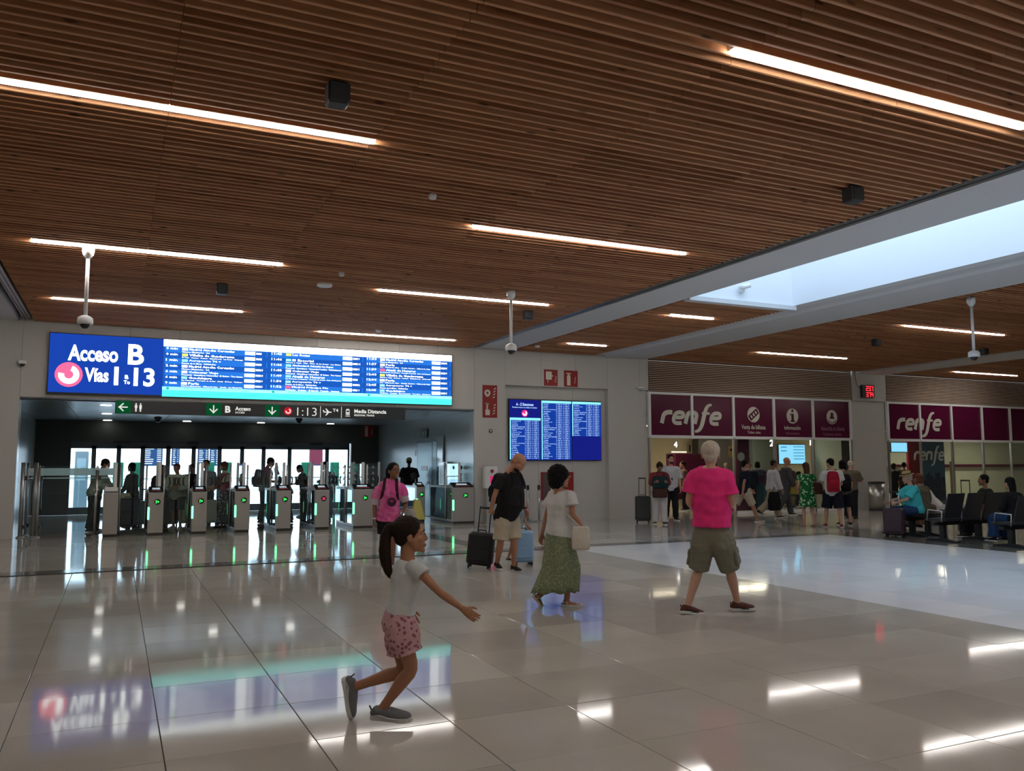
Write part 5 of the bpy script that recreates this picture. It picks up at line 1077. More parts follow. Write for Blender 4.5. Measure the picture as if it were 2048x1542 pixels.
def person(label, J, base, top, bottom, skinm='skin_tan', hair=('short', 'hair_black'), shoes=('sneaker', 'shoe_dark', 'sole_white'), belly=0, fem=False, vox=.012, hands=('relax', 'relax'), extra=None, headk=1.0, face=True, glasses=False, beard=None, hat=None, seed=0, palm=None, shoek=1.0):
    """top=(material, sleeve 0..1, hem metres below pelvis, ease) ; bottom=(kind, material, length 0..1, ease)"""
    H = J['H']; s = H/1.75; B = V(base); B[2] = base[2] if len(base) > 2 else 0
    t = thing('person', label, 'person', tuple(B)); X = {k: (v-B if k not in ('U', 'F', 'R', 'hf', 'hu', 'toeL', 'toeR', 'H') else v) for k, v in J.items()}
    U, F, R = X['U'], X['F'], X['R']; hR = unit(X['hipR']-X['hipL']); pel, neck = X['pel'], X['neck']; TL = np.linalg.norm(neck-pel); w = .92 if fem else 1.0
    # torso rings: (fraction of pelvis-neck, half width, half depth, forward shift)
    TR = [(-.22, .135, .095, 0), (-.08, .172*(1.04 if fem else 1), .118, -.005), (.12, .160, .112+belly*.3, belly*.25), (.32, .140 if fem else .152+belly*.3, .102+belly, belly*.8), (.52, .148 if fem else .160+belly*.2, .110+belly*.7, belly*.6+.004), (.70, .165*w, .120+(.016 if fem else 0), .012), (.83, .178*w, .105, .004), (.93, .140*w, .078, -.004), (.98, .082*w, .062, -.007), (1.03, .052, .052, -.010)]
    def torso(mb, z0, z1, e, n=18, hemx=None):
        cs, rs, sd = [], [], []
        zs = [q[0] for q in TR]
        def at(z):
            v = [np.interp(z, zs, [q[k] for q in TR]) for k in (1, 2, 3)]; c = pel+(neck-pel)*z
            return c+F*v[2]*s, ((v[0]+e)*s, (v[1]+e)*s), hR*(1-min(max(z, 0), 1))+R*min(max(z, 0), 1)
        L = [z0]+[z for z in zs if z0 < z < z1]+[z1]
        for z in L: c, r_, d = at(z); cs.append(c); rs.append(r_); sd.append(d)
        return loft(mb, cs, rs, sd, n, 2, 2.3)
    body = MB(); torso(body, -.22, 1.02, 0)
    for q in 'LR':
        sh, el, wr = X['sho'+q], X['elb'+q], X['wri'+q]; sg = -1 if q == 'L' else 1; k = .86 if fem else 1
        loft(body, [sh-R*sg*.05*s-U*.010*s, sh-U*.012*s, sh*.55+el*.45, el, el*.6+wr*.4, wr], [(.048*s*k, .05*s), (.052*s*k, .055*s*k), (.045*s*k, .047*s*k), (.037*s*k, .038*s*k), (.040*s*k, .036*s*k), (.027*s*k, .022*s*k)], F, 12)
        hp, kn, an = X['hip'+q], X['kne'+q], X['ank'+q]
        loft(body, [hp+U*.05*s, hp*.8+kn*.2, hp*.4+kn*.6, kn, kn*.7+an*.3, kn*.3+an*.7, an], [(.088*s, .095*s), (.086*s, .092*s), (.067*s, .07*s), (.052*s, .056*s), (.054*s, .058*s), (.038*s, .042*s), (.034*s, .038*s)], hR, 14)
        td = X['toe'+q]; dn = unit(np.cross(np.cross(td, unit(an-kn)), td)); sd = np.cross(dn, td)
        loft(body, [an+V(0, 0, 0), an+dn*.03*s-td*.02*s, an+dn*.045*s+td*.05*s, an+dn*.055*s+td*.13*s, an+dn*.06*s+td*.175*s], [(.034*s, .036*s), (.032*s, .034*s), (.036*s, .026*s), (.042*s, .016*s), (.028*s, .010*s)], sd, 12)
    parts = [remesh(body, 'body', vox, 3)]
    hk = H/1.75*headk*1.05 if H > 1.5 else headk*.235/.235; hA = np.column_stack([np.cross(X['hf'], X['hu']), X['hf'], X['hu']])*hk
    hv = .006 if vox < .011 else .009
    parts.append(xf(get_head(hv), hA, X['head']))
    for i, q in enumerate('LR'):
        wr, el = X['wri'+q], X['elb'+q]; y = unit(wr-el); sg = -1 if q == 'L' else 1
        pn = -R*sg if palm is None or palm[i] is None else V(palm[i])     # palm normal: towards the body
        z = unit(-(pn-y*np.dot(pn, y))); x = np.cross(y, z); A = np.column_stack([x*(1 if q == 'R' else -1), y, z])
        # right hand thumb (-x) should point forward
        if np.dot(-A[:, 0], F) < 0 and abs(y[2]) > .4: A[:, 0] *= -1
        parts.append(xf(get_hand(hands[i], .0045 if vox < .011 else .007), A*s*(.95 if fem else 1), wr-y*.004))
    link('body', join_meshes(parts, 'body'), skinm, t, True)
    # shirt
    if top:
        tm, sl, hem, ease = top; m = MB(); torso(m, -hem/TL, .995, .012+ease)
        for q in 'LR':
            sh, el, wr = X['sho'+q], X['elb'+q], X['wri'+q]; sg = -1 if q == 'L' else 1; k = .88 if fem else 1; e = .014+ease*.8; st = sh-R*sg*.055*s-U*.022*s
            if sl <= 0: continue
            if sl <= 1: end = sh+(el-sh)*sl; loft(m, [st, sh-U*.018*s, (sh+end)/2, end], [(.046*s+e*.3, .050*s+e*.3), (.050*s*k+e*.7, .054*s*k+e*.7), (.052*s*k+e, .054*s*k+e), (.050*s*k+e*1.3, .052*s*k+e*1.3)], F, 14)
            else: end = el+(wr-el)*(sl-1); loft(m, [st, sh-U*.018*s, sh*.5+el*.5, el, end], [(.046*s+e*.3, .050*s+e*.3), (.050*s*k+e*.7, .054*s*k+e*.7), (.050*s*k+e, .052*s*k+e), (.044*s*k+e, .046*s*k+e), (.034*s*k+e, .034*s*k+e)], F, 14)
        link('shirt', remesh(m, 'shirt', vox*.9, 2, .008*s, 15, seed+1), tm, t, True)
    if bottom:
        bk, bmt, ln, ease = bottom
        if bk in ('trousers', 'shorts'):
            m = MB(); torso(m, -.2, .20, .010)
            for q in 'LR':
                hp, kn, an = X['hip'+q], X['kne'+q], X['ank'+q]; e = .012+ease
                L = [hp+U*.06*s, hp*.75+kn*.25, hp*.45+kn*.55, kn, kn*.6+an*.4, an+(kn-an)*.0]; W = [(.092*s+e*.3, .10*s+e*.3), (.092*s+e, .098*s+e), (.075*s+e, .078*s+e), (.058*s+e, .060*s+e), (.052*s+e, .055*s+e), (.044*s+e*1.2, .048*s+e*1.4)]
                fr = [-.1, .25, .55, 1.0, 1.4, 2.0]; lim = ln*2; c2, r2 = [], []
                for a, (c, w_) in enumerate(zip(L, W)):
                    if fr[a] <= lim: c2.append(c); r2.append(w_)
                if fr[len(c2)-1] < lim-.02:
                    a = len(c2); u = (lim-fr[a-1])/(fr[a]-fr[a-1]); c2.append(L[a-1]*(1-u)+L[a]*u); r2.append(tuple(W[a-1][j]*(1-u)+W[a][j]*u+e*.35 for j in (0, 1)))
                loft(m, c2, r2, hR, 14)
            link('trousers' if bk == 'trousers' else 'shorts', remesh(m, bk, vox*.9, 2, .007*s, 15, seed+2), bmt, t, True)
        if bk in ('skirt', 'dress'):
            n = 56; rings = []; top_ = pel+U*.14*s; an = (X['ankL']+X['ankR'])/2; kn = (X['kneL']+X['kneR'])/2
            path = [top_, pel, pel*.5+kn*.5, kn, kn*.4+an*.6, an]; fr = [0, .12, .36, .62, .86, 1.0]; zz = np.linspace(0, ln, 15); vs = []
            for z in zz:
                c = V([np.interp(z, fr, [p[k] for p in path]) for k in range(3)]); aR = np.interp(z, [0, .12, .3, 1], [.145, .185, .19+ease*.4, .20+ease])*s; aF = np.interp(z, [0, .12, .3, 1], [.11, .14, .15+ease*.4, .17+ease])*s
                sp = abs(np.dot(X['ankL']-X['ankR'], F))*.5*max(0, z-.35); aF += sp
                for k in range(n):
                    th = 2*math.pi*k/n; fd = 1+.06*min(1, z*2)*math.sin(th*9+seed+z*2)+.03*math.sin(th*17+1)*z; vs.append(c+hR*aR*fd*math.cos(th)+np.cross(V(0, 0, 1), hR)*aF*fd*math.sin(th)+V(0, 0, 1)*(.012*math.sin(th*9) if z == zz[-1] else 0))
            fs = [(i*n+k, i*n+(k+1) % n, i*n+n+(k+1) % n, i*n+n+k) for i in range(len(zz)-1) for k in range(n)]
            o = link('skirt' if bk == 'skirt' else 'dress_skirt', MB().add(vs, fs).mesh('skirt'), bmt, t, True); so = o.modifiers.new('thick', 'SOLIDIFY'); so.thickness = .006; so.offset = 0
    # shoes
    for q in 'LR':
        kn, an = X['kne'+q], X['ank'+q]; td = X['toe'+q]; dn = unit(np.cross(np.cross(td, unit(an-kn)), td)); sd = np.cross(dn, td)
        kind, um, sm = shoes; s0 = s; s = s*shoek; o_ = an+dn*.066*s0
        def ring(m, y, zb, zt, wd_, n=12):
            pass
        sole = MB(); P = [(-.075, .024), (-.06, .034), (0, .034), (.06, .040), (.12, .047), (.165, .042), (.195, .026), (.205, .01)]
        pts = [(y, w_) for y, w_ in P]+[(y, -w_) for y, w_ in P[::-1]]; th = .026 if kind != 'flat' else .012
        nn = len(pts); vv = [o_+td*y*s*1.02+sd*x*s*1.12+dn*(.012*s) for y, x in pts]+[o_+td*y*s+sd*x*s*1.06-dn*(th-.010)*s for y, x in pts]
        sole.add(vv, [tuple(range(nn)), tuple(range(2*nn-1, nn-1, -1))]+[(i, nn+i, nn+(i+1) % nn, (i+1) % nn) for i in range(nn)])
        so = link('shoe', sole.mesh('sole'), sm, t, False)
        if kind == 'sneaker':
            up = MB(); loft(up, [o_-td*.075*s-dn*.012*s, o_-td*.045*s-dn*.030*s, o_+td*.0*s-dn*.035*s, o_+td*.06*s-dn*.030*s, o_+td*.12*s-dn*.020*s, o_+td*.17*s-dn*.014*s, o_+td*.198*s-dn*.008*s], [(.018*s, .018*s), (.036*s, .034*s), (.041*s, .044*s), (.043*s, .038*s), (.048*s, .028*s), (.042*s, .022*s), (.018*s, .012*s)], sd, 14)
            loft(up, [an-dn*.01*s-td*.012*s, o_-td*.015*s-dn*.04*s], [(.040*s, .044*s), (.044*s, .056*s)], sd, 14); link('upper', remesh(up, 'upper', .008, 2), um, so, True)
            if vox < .011:
                la = MB()
                for k in range(4): c = o_+td*(.055+.022*k)*s-dn*(.066-.009*k)*s; la.tube([c-sd*.024*s+dn*.006*s, c, c+sd*.024*s+dn*.006*s], .0035, 6)
                link('laces', la.mesh('laces'), 'sole_white', so)
                for g in (-1, 1):
                    if um == 'shoe_dark':
                        for k in range(3): c = o_+td*(.025+.024*k)*s+sd*g*.044*s; MB().tube([c-dn*.006*s+sd*g*.001*s, c-dn*.030*s-td*.012*s-sd*g*.005*s], .0045*s, 6).build('stripe', 'sole_white', so)
                    else: MB().tube([o_-td*.055*s+sd*g*.034*s-dn*.020*s, o_-td*.01*s+sd*g*.042*s-dn*.030*s, o_+td*.045*s+sd*g*.044*s-dn*.014*s, o_+td*.10*s+sd*g*.047*s-dn*.010*s, o_+td*.145*s+sd*g*.043*s-dn*.014*s], [.003*s, .006*s, .007*s, .005*s, .003*s], 6).build('side_trim', 'sole_white' if um != 'shoe_brown' else 'shoe_dark', so)
                MB().tube([o_-td*.070*s-dn*.04*s, o_-td*.085*s-dn*.075*s], .006*s, 6).build('heel_tab', um, so)
        elif kind == 'sandal':
            up = MB()
            for y, hgt, w_ in ((.125, .030, .047), (.0, .055, .042)):
                up.tube([o_+td*y*s+sd*w_*s, o_+td*y*s+sd*w_*.8*s-dn*hgt*.8*s, o_+td*y*s-dn*hgt*1.1*s, o_+td*y*s-sd*w_*.8*s-dn*hgt*.8*s, o_+td*y*s-sd*w_*s], .007*s, 8)
            up.tube([o_-td*.07*s-dn*.03*s, o_-td*.04*s-dn*.045*s+sd*.035*s, o_+td*.02*s-dn*.05*s+sd*.02*s], .005*s, 6); link('straps', up.mesh('straps'), um, so, True)
        s = s0
    # hair, face
    if hair and hair[0]:
        g = xf(hair_mesh(hair[0], .007 if vox < .011 else .010, seed), hA, X['head']); link('hair', g, hair[1], t, True)
    if beard:
        m = MB(); m.ell((0, .045, -.078), (.052, .045, .034), 14, 9).ell((0, .072, -.092), (.03, .025, .02), 12, 8); link('beard', xf(remesh(m, 'beard', .006, 1, .002, 60), hA, X['head']), beard, t, True)
    if face:
        for q in (-1, 1):
            e = link('eye', EYE_ME, None, t, True); T = Matrix([[*hA[0], 0], [*hA[1], 0], [*hA[2], 0], [0, 0, 0, 1]]).to_4x4(); T.translation = Vector(X['head']+hA@V(q*.030, .0722, .0035)); e.matrix_local = T
            i_ = link('iris', IRIS_ME, None, e, True)
        m = MB().ell((0, .0912, -.0605), (.021, .004, .0042), 12, 6).ell((0, .0902, -.0695), (.018, .004, .0044), 12, 6); link('lips', xf(m.mesh('lips'), hA, X['head']), 'lip', t, True)
        m = MB()
        for q in (-1, 1): m.tube([(q*.014, .0875, .026), (q*.03, .087, .031), (q*.046, .076, .026)], .0032, 6)
        link('eyebrows', xf(m.mesh('eyebrows'), hA, X['head']), (hair[1] if hair else 'hair_dark_brown'), t, True)
    if glasses: link('glasses', glasses_on(t, hA, X['head']), 'blackp', t)
    if hat:
        m = MB()
        if hat[0] == 'straw': m.lathe([(.15, .062), (.155, .07), (.10, .072), (.096, .075), (.088, .13), (.075, .15), (.03, .148)], (0, -.01, 0), 24); b = MB().lathe([(.0985, .076), (.0955, .10), (.09, .10)], (0, -.01, 0), 24); link('hat_band', xf(b.mesh('band'), hA, X['head']), 'blackp', t)
        else: m.ell((0, -.016, .058), (.088, .102, .072), 18, 12); m.cbox(-.07, .07, -.17 if hat[0] == 'cap_back' else .05, -.08 if hat[0] == 'cap_back' else .165, .045, .055, .02)
        link('hat', xf(m.mesh('hat'), hA, X['head']), hat[1], t, True)
    if extra: extra(t, X, s)
    return t, X, B
for n_, c_ in (('shoe_dark', (.02, .018, .018)), ('shoe_white', (.6, .58, .55)), ('sole_white', (.62, .60, .56)), ('shoe_grey', (.16, .16, .165)), ('sole_dark', (.02, .02, .02)), ('shoe_red', (.25, .02, .03)), ('sandal_tan', (.30, .20, .14)), ('shoe_brown', (.10, .03, .02))): cloth(n_, c_, .1, 60, .6)
def backpack(label, X, B, s, m, w=.30, h=.44, d=.16, low=0, side=None, straps='black_strap'):
    cloth('black_strap', (.012, .012, .012))
    U, F, R = X['U'], X['F'], X['R']; c = X['neck']-U*(.30+low)*s-F*(.13+d*.5)*s; o_ = thing('backpack', label, 'backpack', tuple(B+c))
    mb = MB(); loft(mb, [-U*h/2, -U*h*.46, -U*h*.2, U*h*.2, U*h*.44, U*h*.5], [(w*.40, d*.40), (w*.48, d*.5), (w*.5, d*.52), (w*.47, d*.5), (w*.38, d*.40), (w*.2, d*.2)], R, 16, 3, 3.2); me = remesh(mb, 'bag', .012, 2, .004, 18); link('bag', me, m, o_, True)
    mb = MB(); loft(mb, [-U*h*.36-F*d*.5, -U*h*.1-F*d*.6, U*h*.08-F*d*.48], [(w*.36, .03), (w*.38, .045), (w*.3, .02)], R, 14, 3, 3); link('front_pocket', remesh(mb, 'pocket', .012, 2), m, o_, True)
    for q in (-1, 1):
        a = X['neck']-c; pts = [R*q*.09+U*h*.36+F*d*.4, a+R*q*.085*s+U*.012-F*.02*s, a+R*q*.095*s-U*.02+F*.10*s, a+R*q*.105*s-U*.16*s+F*.15*s, a+R*q*.13*s-U*.30*s+F*.10*s, R*q*.14-U*h*.25+F*d*.5]
        mb = MB(); loft(mb, pts, [(.022, .006)]*6, R, 8, 4); link('strap', mb.mesh('strap'), straps, o_, True)
    return o_
cloth('white_tee', (.60, .59, .57)); cloth('pink_tee', (.80, .035, .20), .35, 14); cloth('khaki_shorts', (.20, .185, .135), .4, 14); cloth('black_tee', (.014, .013, .014)); cloth('cream_shorts', (.48, .41, .30))
cloth('black_shorts', (.010, .010, .012)); cloth('white_shirt', (.55, .54, .55)); cloth('dark_trousers', (.012, .012, .016)); cloth('white_trousers', (.52, .48, .46)); cloth('navy_tee', (.012, .016, .03)); cloth('turquoise_shirt', (.06, .50, .52), .3, 14)
cloth('jeans', (.02, .05, .12)); cloth('olive_shirt', (.13, .11, .075)); cloth('grey_shirt', (.22, .25, .26)); cloth('grey_dark', (.05, .055, .055)); cloth('cream_jacket', (.36, .37, .27)); cloth('red_top', (.22, .03, .035)); cloth('brown_top', (.14, .085, .06)); cloth('khaki_trousers', (.36, .30, .22)); cloth('green_dark', (.02, .03, .018)); cloth('jersey_white', (.55, .45, .50)); cloth('slate_shirt', (.07, .09, .12)); cloth('grey_suit', (.06, .058, .065)); cloth('navy_shorts', (.010, .011, .02))
def patterned(name, c1, c2, scale, kind='spots', th=.35, c3=None):
    m = bpy.data.materials.new(name); m.use_nodes = True; nt = m.node_tree; b = nt.nodes['Principled BSDF']; b.inputs['Roughness'].default_value = .85; b.inputs['Specular IOR Level'].default_value = .2
    tc = nd(nt, 'ShaderNodeTexCoord')
    if kind == 'spots': v = nd(nt, 'ShaderNodeTexVoronoi'); v.inputs['Scale'].default_value = scale; out = v.outputs['Distance']
    else: v = nd(nt, 'ShaderNodeTexNoise'); v.inputs['Scale'].default_value = scale; v.inputs['Detail'].default_value = 2; out = v.outputs[0]
    nt.links.new(tc.outputs['Object'], v.inputs['Vector']); r = nd(nt, 'ShaderNodeMapRange'); r.inputs[1].default_value = th; r.inputs[2].default_value = th+.06; nt.links.new(out, r.inputs[0])
    mx = nd(nt, 'ShaderNodeMix', data_type='RGBA'); mx.inputs[6].default_value = (*c1, 1); mx.inputs[7].default_value = (*c2, 1); nt.links.new(r.outputs[0], mx.inputs[0]); nt.links.new(mx.outputs[2], b.inputs['Base Color'])
    n = nd(nt, 'ShaderNodeTexNoise'); n.inputs['Scale'].default_value = 16; nt.links.new(tc.outputs['Object'], n.inputs[0]); bp = nd(nt, 'ShaderNodeBump'); bp.inputs['Strength'].default_value = .3; bp.inputs['Distance'].default_value = .01; nt.links.new(n.outputs[0], bp.inputs['Height']); nt.links.new(bp.outputs[0], b.inputs['Normal'])
    M[name] = m; return name
patterned('pink_print', (.30, .10, .13), (.58, .33, .34), 34, 'spots', .34); patterned('green_dots', (.42, .44, .30), (.19, .22, .125), 48, 'spots', .28); patterned('green_floral', (.50, .60, .38), (.01, .13, .035), 15, 'spots', .36); patterned('tribal_print', (.4, .4, .36), (.015, .014, .014), 16, 'spots', .28); patterned('red_print', (.28, .06, .06), (.08, .02, .03), 12, 'noise', .5)
patterned('jersey', (.70, .11, .32), (.78, .20, .42), 5, 'noise', .5)

# --- running girl
b = on_z(775, 1450)
J = PX(b, 1.33, dict(pel=(798, 1238, .0), neck=(818, 1118, .02), head=(822, 1071, .02), shoR=(827, 1131, -.11), shoL=(816, 1128, .15), elbR=(879, 1184, -.20), wriR=(928, 1219, -.24), elbL=(796, 1182, .24), wriL=(818, 1222, .26),
               hipR=(800, 1250, -.06), hipL=(799, 1250, .08), kneR=(822, 1338, -.07), ankR=(764, 1418, .0), kneL=(806, 1340, .08), ankL=(708, 1374, .12)), IR*.99+IA*.1+V(0, 0, .06), None, IR*.2+V(0, 0, -.98), IR*.98-IA*.1-V(0, 0, .03))
def girl_extra(t, X, s):
    pass
person('person running: child in white t-shirt and pink patterned shorts, dark ponytail', J, b, ('white_tee', .40, -.045, .003), ('shorts', 'pink_print', .31, .020), 'skin_child', ('tail_child', 'hair_dark_brown'), ('sneaker', 'shoe_grey', 'sole_white'), fem=True, vox=.008, headk=.97, shoek=1.22, seed=3, hands=('relax', 'relax'))
# --- man in the pink shirt, walking away
def cargo(t, X, s):
    for q, g in (('L', -1), ('R', 1)):
        hp, kn = X['hip'+q], X['kne'+q]; c = hp*.38+kn*.62; R = unit(X['hipR']-X['hipL']); c = c+R*g*.112*s; m = MB(); ax = unit(kn-hp)
        loft(m, [c-ax*.085, c-ax*.08, c+ax*.08, c+ax*.085], [(.05, .012), (.062, .020), (.064, .024), (.05, .012)], np.cross(ax, R), 12, 2, 4); link('cargo_pocket', remesh(m, 'pocket', .008, 1), 'khaki_shorts', t, True)
        m = MB(); c2 = c-ax*.055+R*g*.012; loft(m, [c2-ax*.028, c2+ax*.026], [(.066, .014), (.066, .016)], np.cross(ax, R), 12, 2, 4); link('pocket_flap', m.mesh('flap'), 'khaki_shorts', t, False)
b = on_z(1430, 1226)
J = PX(b, 1.80, dict(pel=(1424, 1062, 0), neck=(1419, 934, 0), head=(1421, 909, .02), shoL=(1390, 948, .07), shoR=(1451, 948, -.07), elbL=(1378, 1001, .04), wriL=(1389, 1022, .26), elbR=(1463, 1003, -.10), wriR=(1468, 1014, .17),
               hipL=(1409, 1070, .04), hipR=(1440, 1070, -.04), kneL=(1397, 1138, .08), ankL=(1375, 1212, -.04), kneR=(1459, 1138, .02), ankR=(1475, 1205, .08)), IA*.94+IR*.25, V(0, 0, 1), IR*.92+IA*.3-V(0, 0, .12), IR*.97+IA*.2)
person('person walking away: grey haired man in bright pink t-shirt and khaki cargo shorts', J, b, ('pink_tee', .74, -.05, .026), ('shorts', 'khaki_shorts', .50, .040), 'skin_light', ('grey_short', 'hair_grey'), ('sneaker', 'shoe_brown', 'sole_white'), belly=.03, vox=.009, headk=1.10, hands=('grip', 'grip'), seed=5, extra=cargo)
# --- woman with curly hair
b = on_z(1128, 1212)
J = PX(b, 1.60, dict(pel=(1117, 1066, 0), neck=(1122, 980, 0), head=(1121, 955, -.01), shoL=(1106, 988, .15), shoR=(1141, 989, -.10), elbL=(1093, 1030, .20), wriL=(1084, 1068, .15), elbR=(1146, 1028, -.17), wriR=(1166, 1056, -.12),
               hipL=(1112, 1074, .07), hipR=(1124, 1074, -.07), kneL=(1110, 1134, .06), ankL=(1080, 1192, .06), kneR=(1137, 1136, -.05), ankR=(1134, 1200, -.05)), IR*.92+IA*.38, V(0, 0, 1), IR*.62-V(0, 0, .78), IR*.98-IA*.1)
_, X, B = person('person walking: woman with dark curly hair, white lace top and green dotted long skirt', J, b, ('white_tee', .58, .02, .022), ('skirt', 'green_dots', .93, .07), 'skin_tan', ('curly', 'hair_black'), ('sandal', 'shoe_white', 'sole_white'), fem=True, belly=.02, vox=.009, headk=1.05, glasses=True, seed=7)
def bag(label, c, w, h, d, m, strap=None, rz=0, name='handbag'):
    t = thing(name, label, 'bag', tuple(c), rz); mb = MB(); loft(mb, [(0, 0, -h/2), (0, 0, -h*.42), (0, 0, 0), (0, 0, h*.40), (0, 0, h/2)], [(w*.36, d*.3), (w*.48, d*.5), (w*.5, d*.52), (w*.42, d*.3), (w*.38, d*.15)], V(1, 0, 0), 16, 3, 2.8)
    link('bag', remesh(mb, 'bag', .010, 2, .003, 20), m, t, True)
    if strap: link('strap', MB().tube([V(p)-V(c) for p in strap], .010, 8).mesh('strap'), m, t, True).rotation_euler[2] = -rz
    return t
cloth('white_bag', (.62, .56, .48), .1); cloth('brown_bag', (.06, .025, .018), .1); cloth('cream_bag', (.50, .46, .28), .1); cloth('grey_bag', (.05, .05, .05)); cloth('teal_bag', (.015, .035, .04)); cloth('red_bag', (.35, .012, .03), .2); cloth('black_bag', (.010, .010, .011)); cloth('yellow_bag', (.55, .50, .15), .1)
c = J['hipR']+IR*.20-IA*.17-V(0, 0, .0)
bag('white shoulder bag of the woman with curly hair', c, .22, .26, .09, 'white_bag', [J['shoL']+V(0, 0, .055)-IR*.02, (J['shoL']+J['pel'])/2+V(0, 0, .09)-IA*.17+IR*.02, c+V(0, 0, .12)], -YAW-.3)
# --- man in black with suitcase
b = on_z(1018, 1139)
J = PX(b, 1.78, dict(pel=(1013, 1030, 0), neck=(1025, 944, -.03), head=(1037, 926, -.10), shoR=(1003, 955, -.16), shoL=(1037, 954, .10), elbR=(989, 992, -.20), wriR=(983, 1016, -.16), elbL=(1043, 994, .06), wriL=(1051, 1019, -.02),
               hipR=(1006, 1037, -.06), hipL=(1023, 1037, .06), kneR=(1001, 1084, -.12), ankR=(994, 1126, .02), kneL=(1028, 1082, -.05), ankL=(1028, 1132, -.02)), IR*.68-IA*.45-V(0, 0, .58), V(0, 0, 1)+IR*.7, IR*.5-IA*.86, IR*.3-IA*.95-V(0, 0, .05))
_, X, B = person('person standing: bald bearded man in black t-shirt and cream shorts looking down', J, b, ('black_tee', .62, .09, .020), ('shorts', 'cream_shorts', .46, .035), 'skin_tan', ('buzz', 'skin_tan'), ('sneaker', 'shoe_dark', 'sole_white'), belly=.06, vox=.009, beard='hair_dark_brown', headk=1.13, hands=('relax', 'grip'), seed=9, extra=lambda t, X, s: MB().tube([X['wriL']+(X['elbL']-X['wriL'])*.15, X['wriL']+(X['elbL']-X['wriL'])*.04], .033, 14).build('watch', 'blackp', t, True))
backpack('black backpack on the bald man in black', X, B, 1, 'black_bag', .30, .46, .20)
b = on_z(1046, 1122); b = Vector((b.x, b.y+.2, 0))
J = FK(b, 1.08, 150, arms=((10, 8, 30, 0), (10, 8, 20, 0)), legs=((28, 14, 40, 0), (-10, 4, 10, 0)))
person('person: small child in grey top half hidden behind the bald man', J, b, ('grey_shirt', .5, .05, .01), ('shorts', 'white_tee', .32, .015), 'skin_child', ('short', 'hair_dark_brown'), ('sandal', 'sandal_tan', 'sole_dark'), vox=.010, headk=.85, seed=11)
# --- woman in the pink jersey
b = on_z(772, 1143)
J = PX(b, 1.67, dict(pel=(777, 1035, 0), neck=(782, 958, 0), head=(788, 942, -.03), shoR=(757, 975, -.02), shoL=(803, 971, .02), elbR=(749, 1014, -.02), wriR=(749, 1040, -.05), elbL=(812, 1008, .02), wriL=(806, 1024, -.18),
               hipR=(769, 1043, 0), hipL=(787, 1043, 0), kneR=(769, 1090, -.04), ankR=(770, 1134, .02), kneL=(785, 1090, .0), ankL=(784, 1130, .12)), IR*.62-IA*.76+V(0, 0, .03), V(0, 0, 1), IR*.3-IA*.95, -IA*.98)
def jersey_extra(t, X, s):
    for q in 'LR':
        a = X['sho'+q]*.62+X['elb'+q]*.38; bb = X['sho'+q]*.12+X['elb'+q]*.88; m = MB(); loft(m, [a, bb], [(.062, .066), (.060, .062)], X['F'], 14, 3); link('sleeve', remesh(m, 'sleeve', .008, 2, .003, 18), 'jersey_white', t, True)
    F, U, R = X['F'], X['U'], X['R']; c = X['pel']+U*.27*s+F*.168*s-R*.035
    def disc_on(c, r, m, name, rr0=0, a0=0, a1=360, h=0):
        mb = MB(); mb.arc(0, 0, rr0, r, a0, a1, 0, .008, 18); mb.v = [tuple(c+R*(-p[0])*1+U*p[2]-F*(p[1]-.004-h)) for p in mb.v]; mb.build(name, m, t)
    disc_on(c, .066, mat('logo_purple', (.045, .004, .03), .5), 'shirt_logo')
    for k, rr in enumerate((.048, .034, .022)): disc_on(c-U*.02, rr+.005, 'jersey', 'shirt_logo_arc', rr-.002, 50, 130, .006)
    disc_on(X['pel']+U*.385*s+F*.142*s-R*.06, .026, 'jersey_white', 'crest')
    mb = MB().tube([X['wriR']+(X['elbR']-X['wriR'])*.12+unit(X['elbR']-X['wriR'])*.012, X['wriR']+(X['elbR']-X['wriR'])*.12-unit(X['elbR']-X['wriR'])*.014], .031, 14); mb.build('watch', 'shoe_white', t, True)
_, X, B = person('person facing us: woman in pink football jersey with glasses and black shorts', J, b, ('jersey', .55, .04, .014), ('shorts', 'black_shorts', .26, .012), 'skin_brown', ('tail', 'hair_black'), ('sneaker', 'shoe_white', 'sole_white'), fem=True, vox=.009, headk=1.05, glasses=True, seed=13, extra=jersey_extra)
backpack('maroon strapped backpack on the woman in the pink jersey', X, B, .95, 'grey_bag', .28, .42, .15, straps=cloth('maroon_strap', (.05, .012, .025)))
c = J['wriL']+IR*.10-V(0, 0, .12); t = thing('jacket', 'pale grey jacket hanging over the arm of the woman in pink', 'jacket', tuple(c)); mb = MB(); loft(mb, [(0, 0, .17), (0, 0, .1), (.03, 0, -.05), (.07, 0, -.2)], [(.05, .05), (.085, .06), (.09, .05), (.05, .03)], IR, 14, 3); link('cloth', remesh(mb, 'cloth', .012, 2, .01, 20), cloth('pale_grey', (.35, .33, .31)), t, True)
c = c+IR*.10+IA*.12+V(0, 0, .16); t = thing('paper_bag', 'pale yellow bag hanging beside the woman in pink', 'bag', tuple(c)); MB().prism([(-.05, .14), (.03, .14), (.12, -.16), (-.10, -.16)], -.03, .03).build('bag', 'yellow_bag', t)

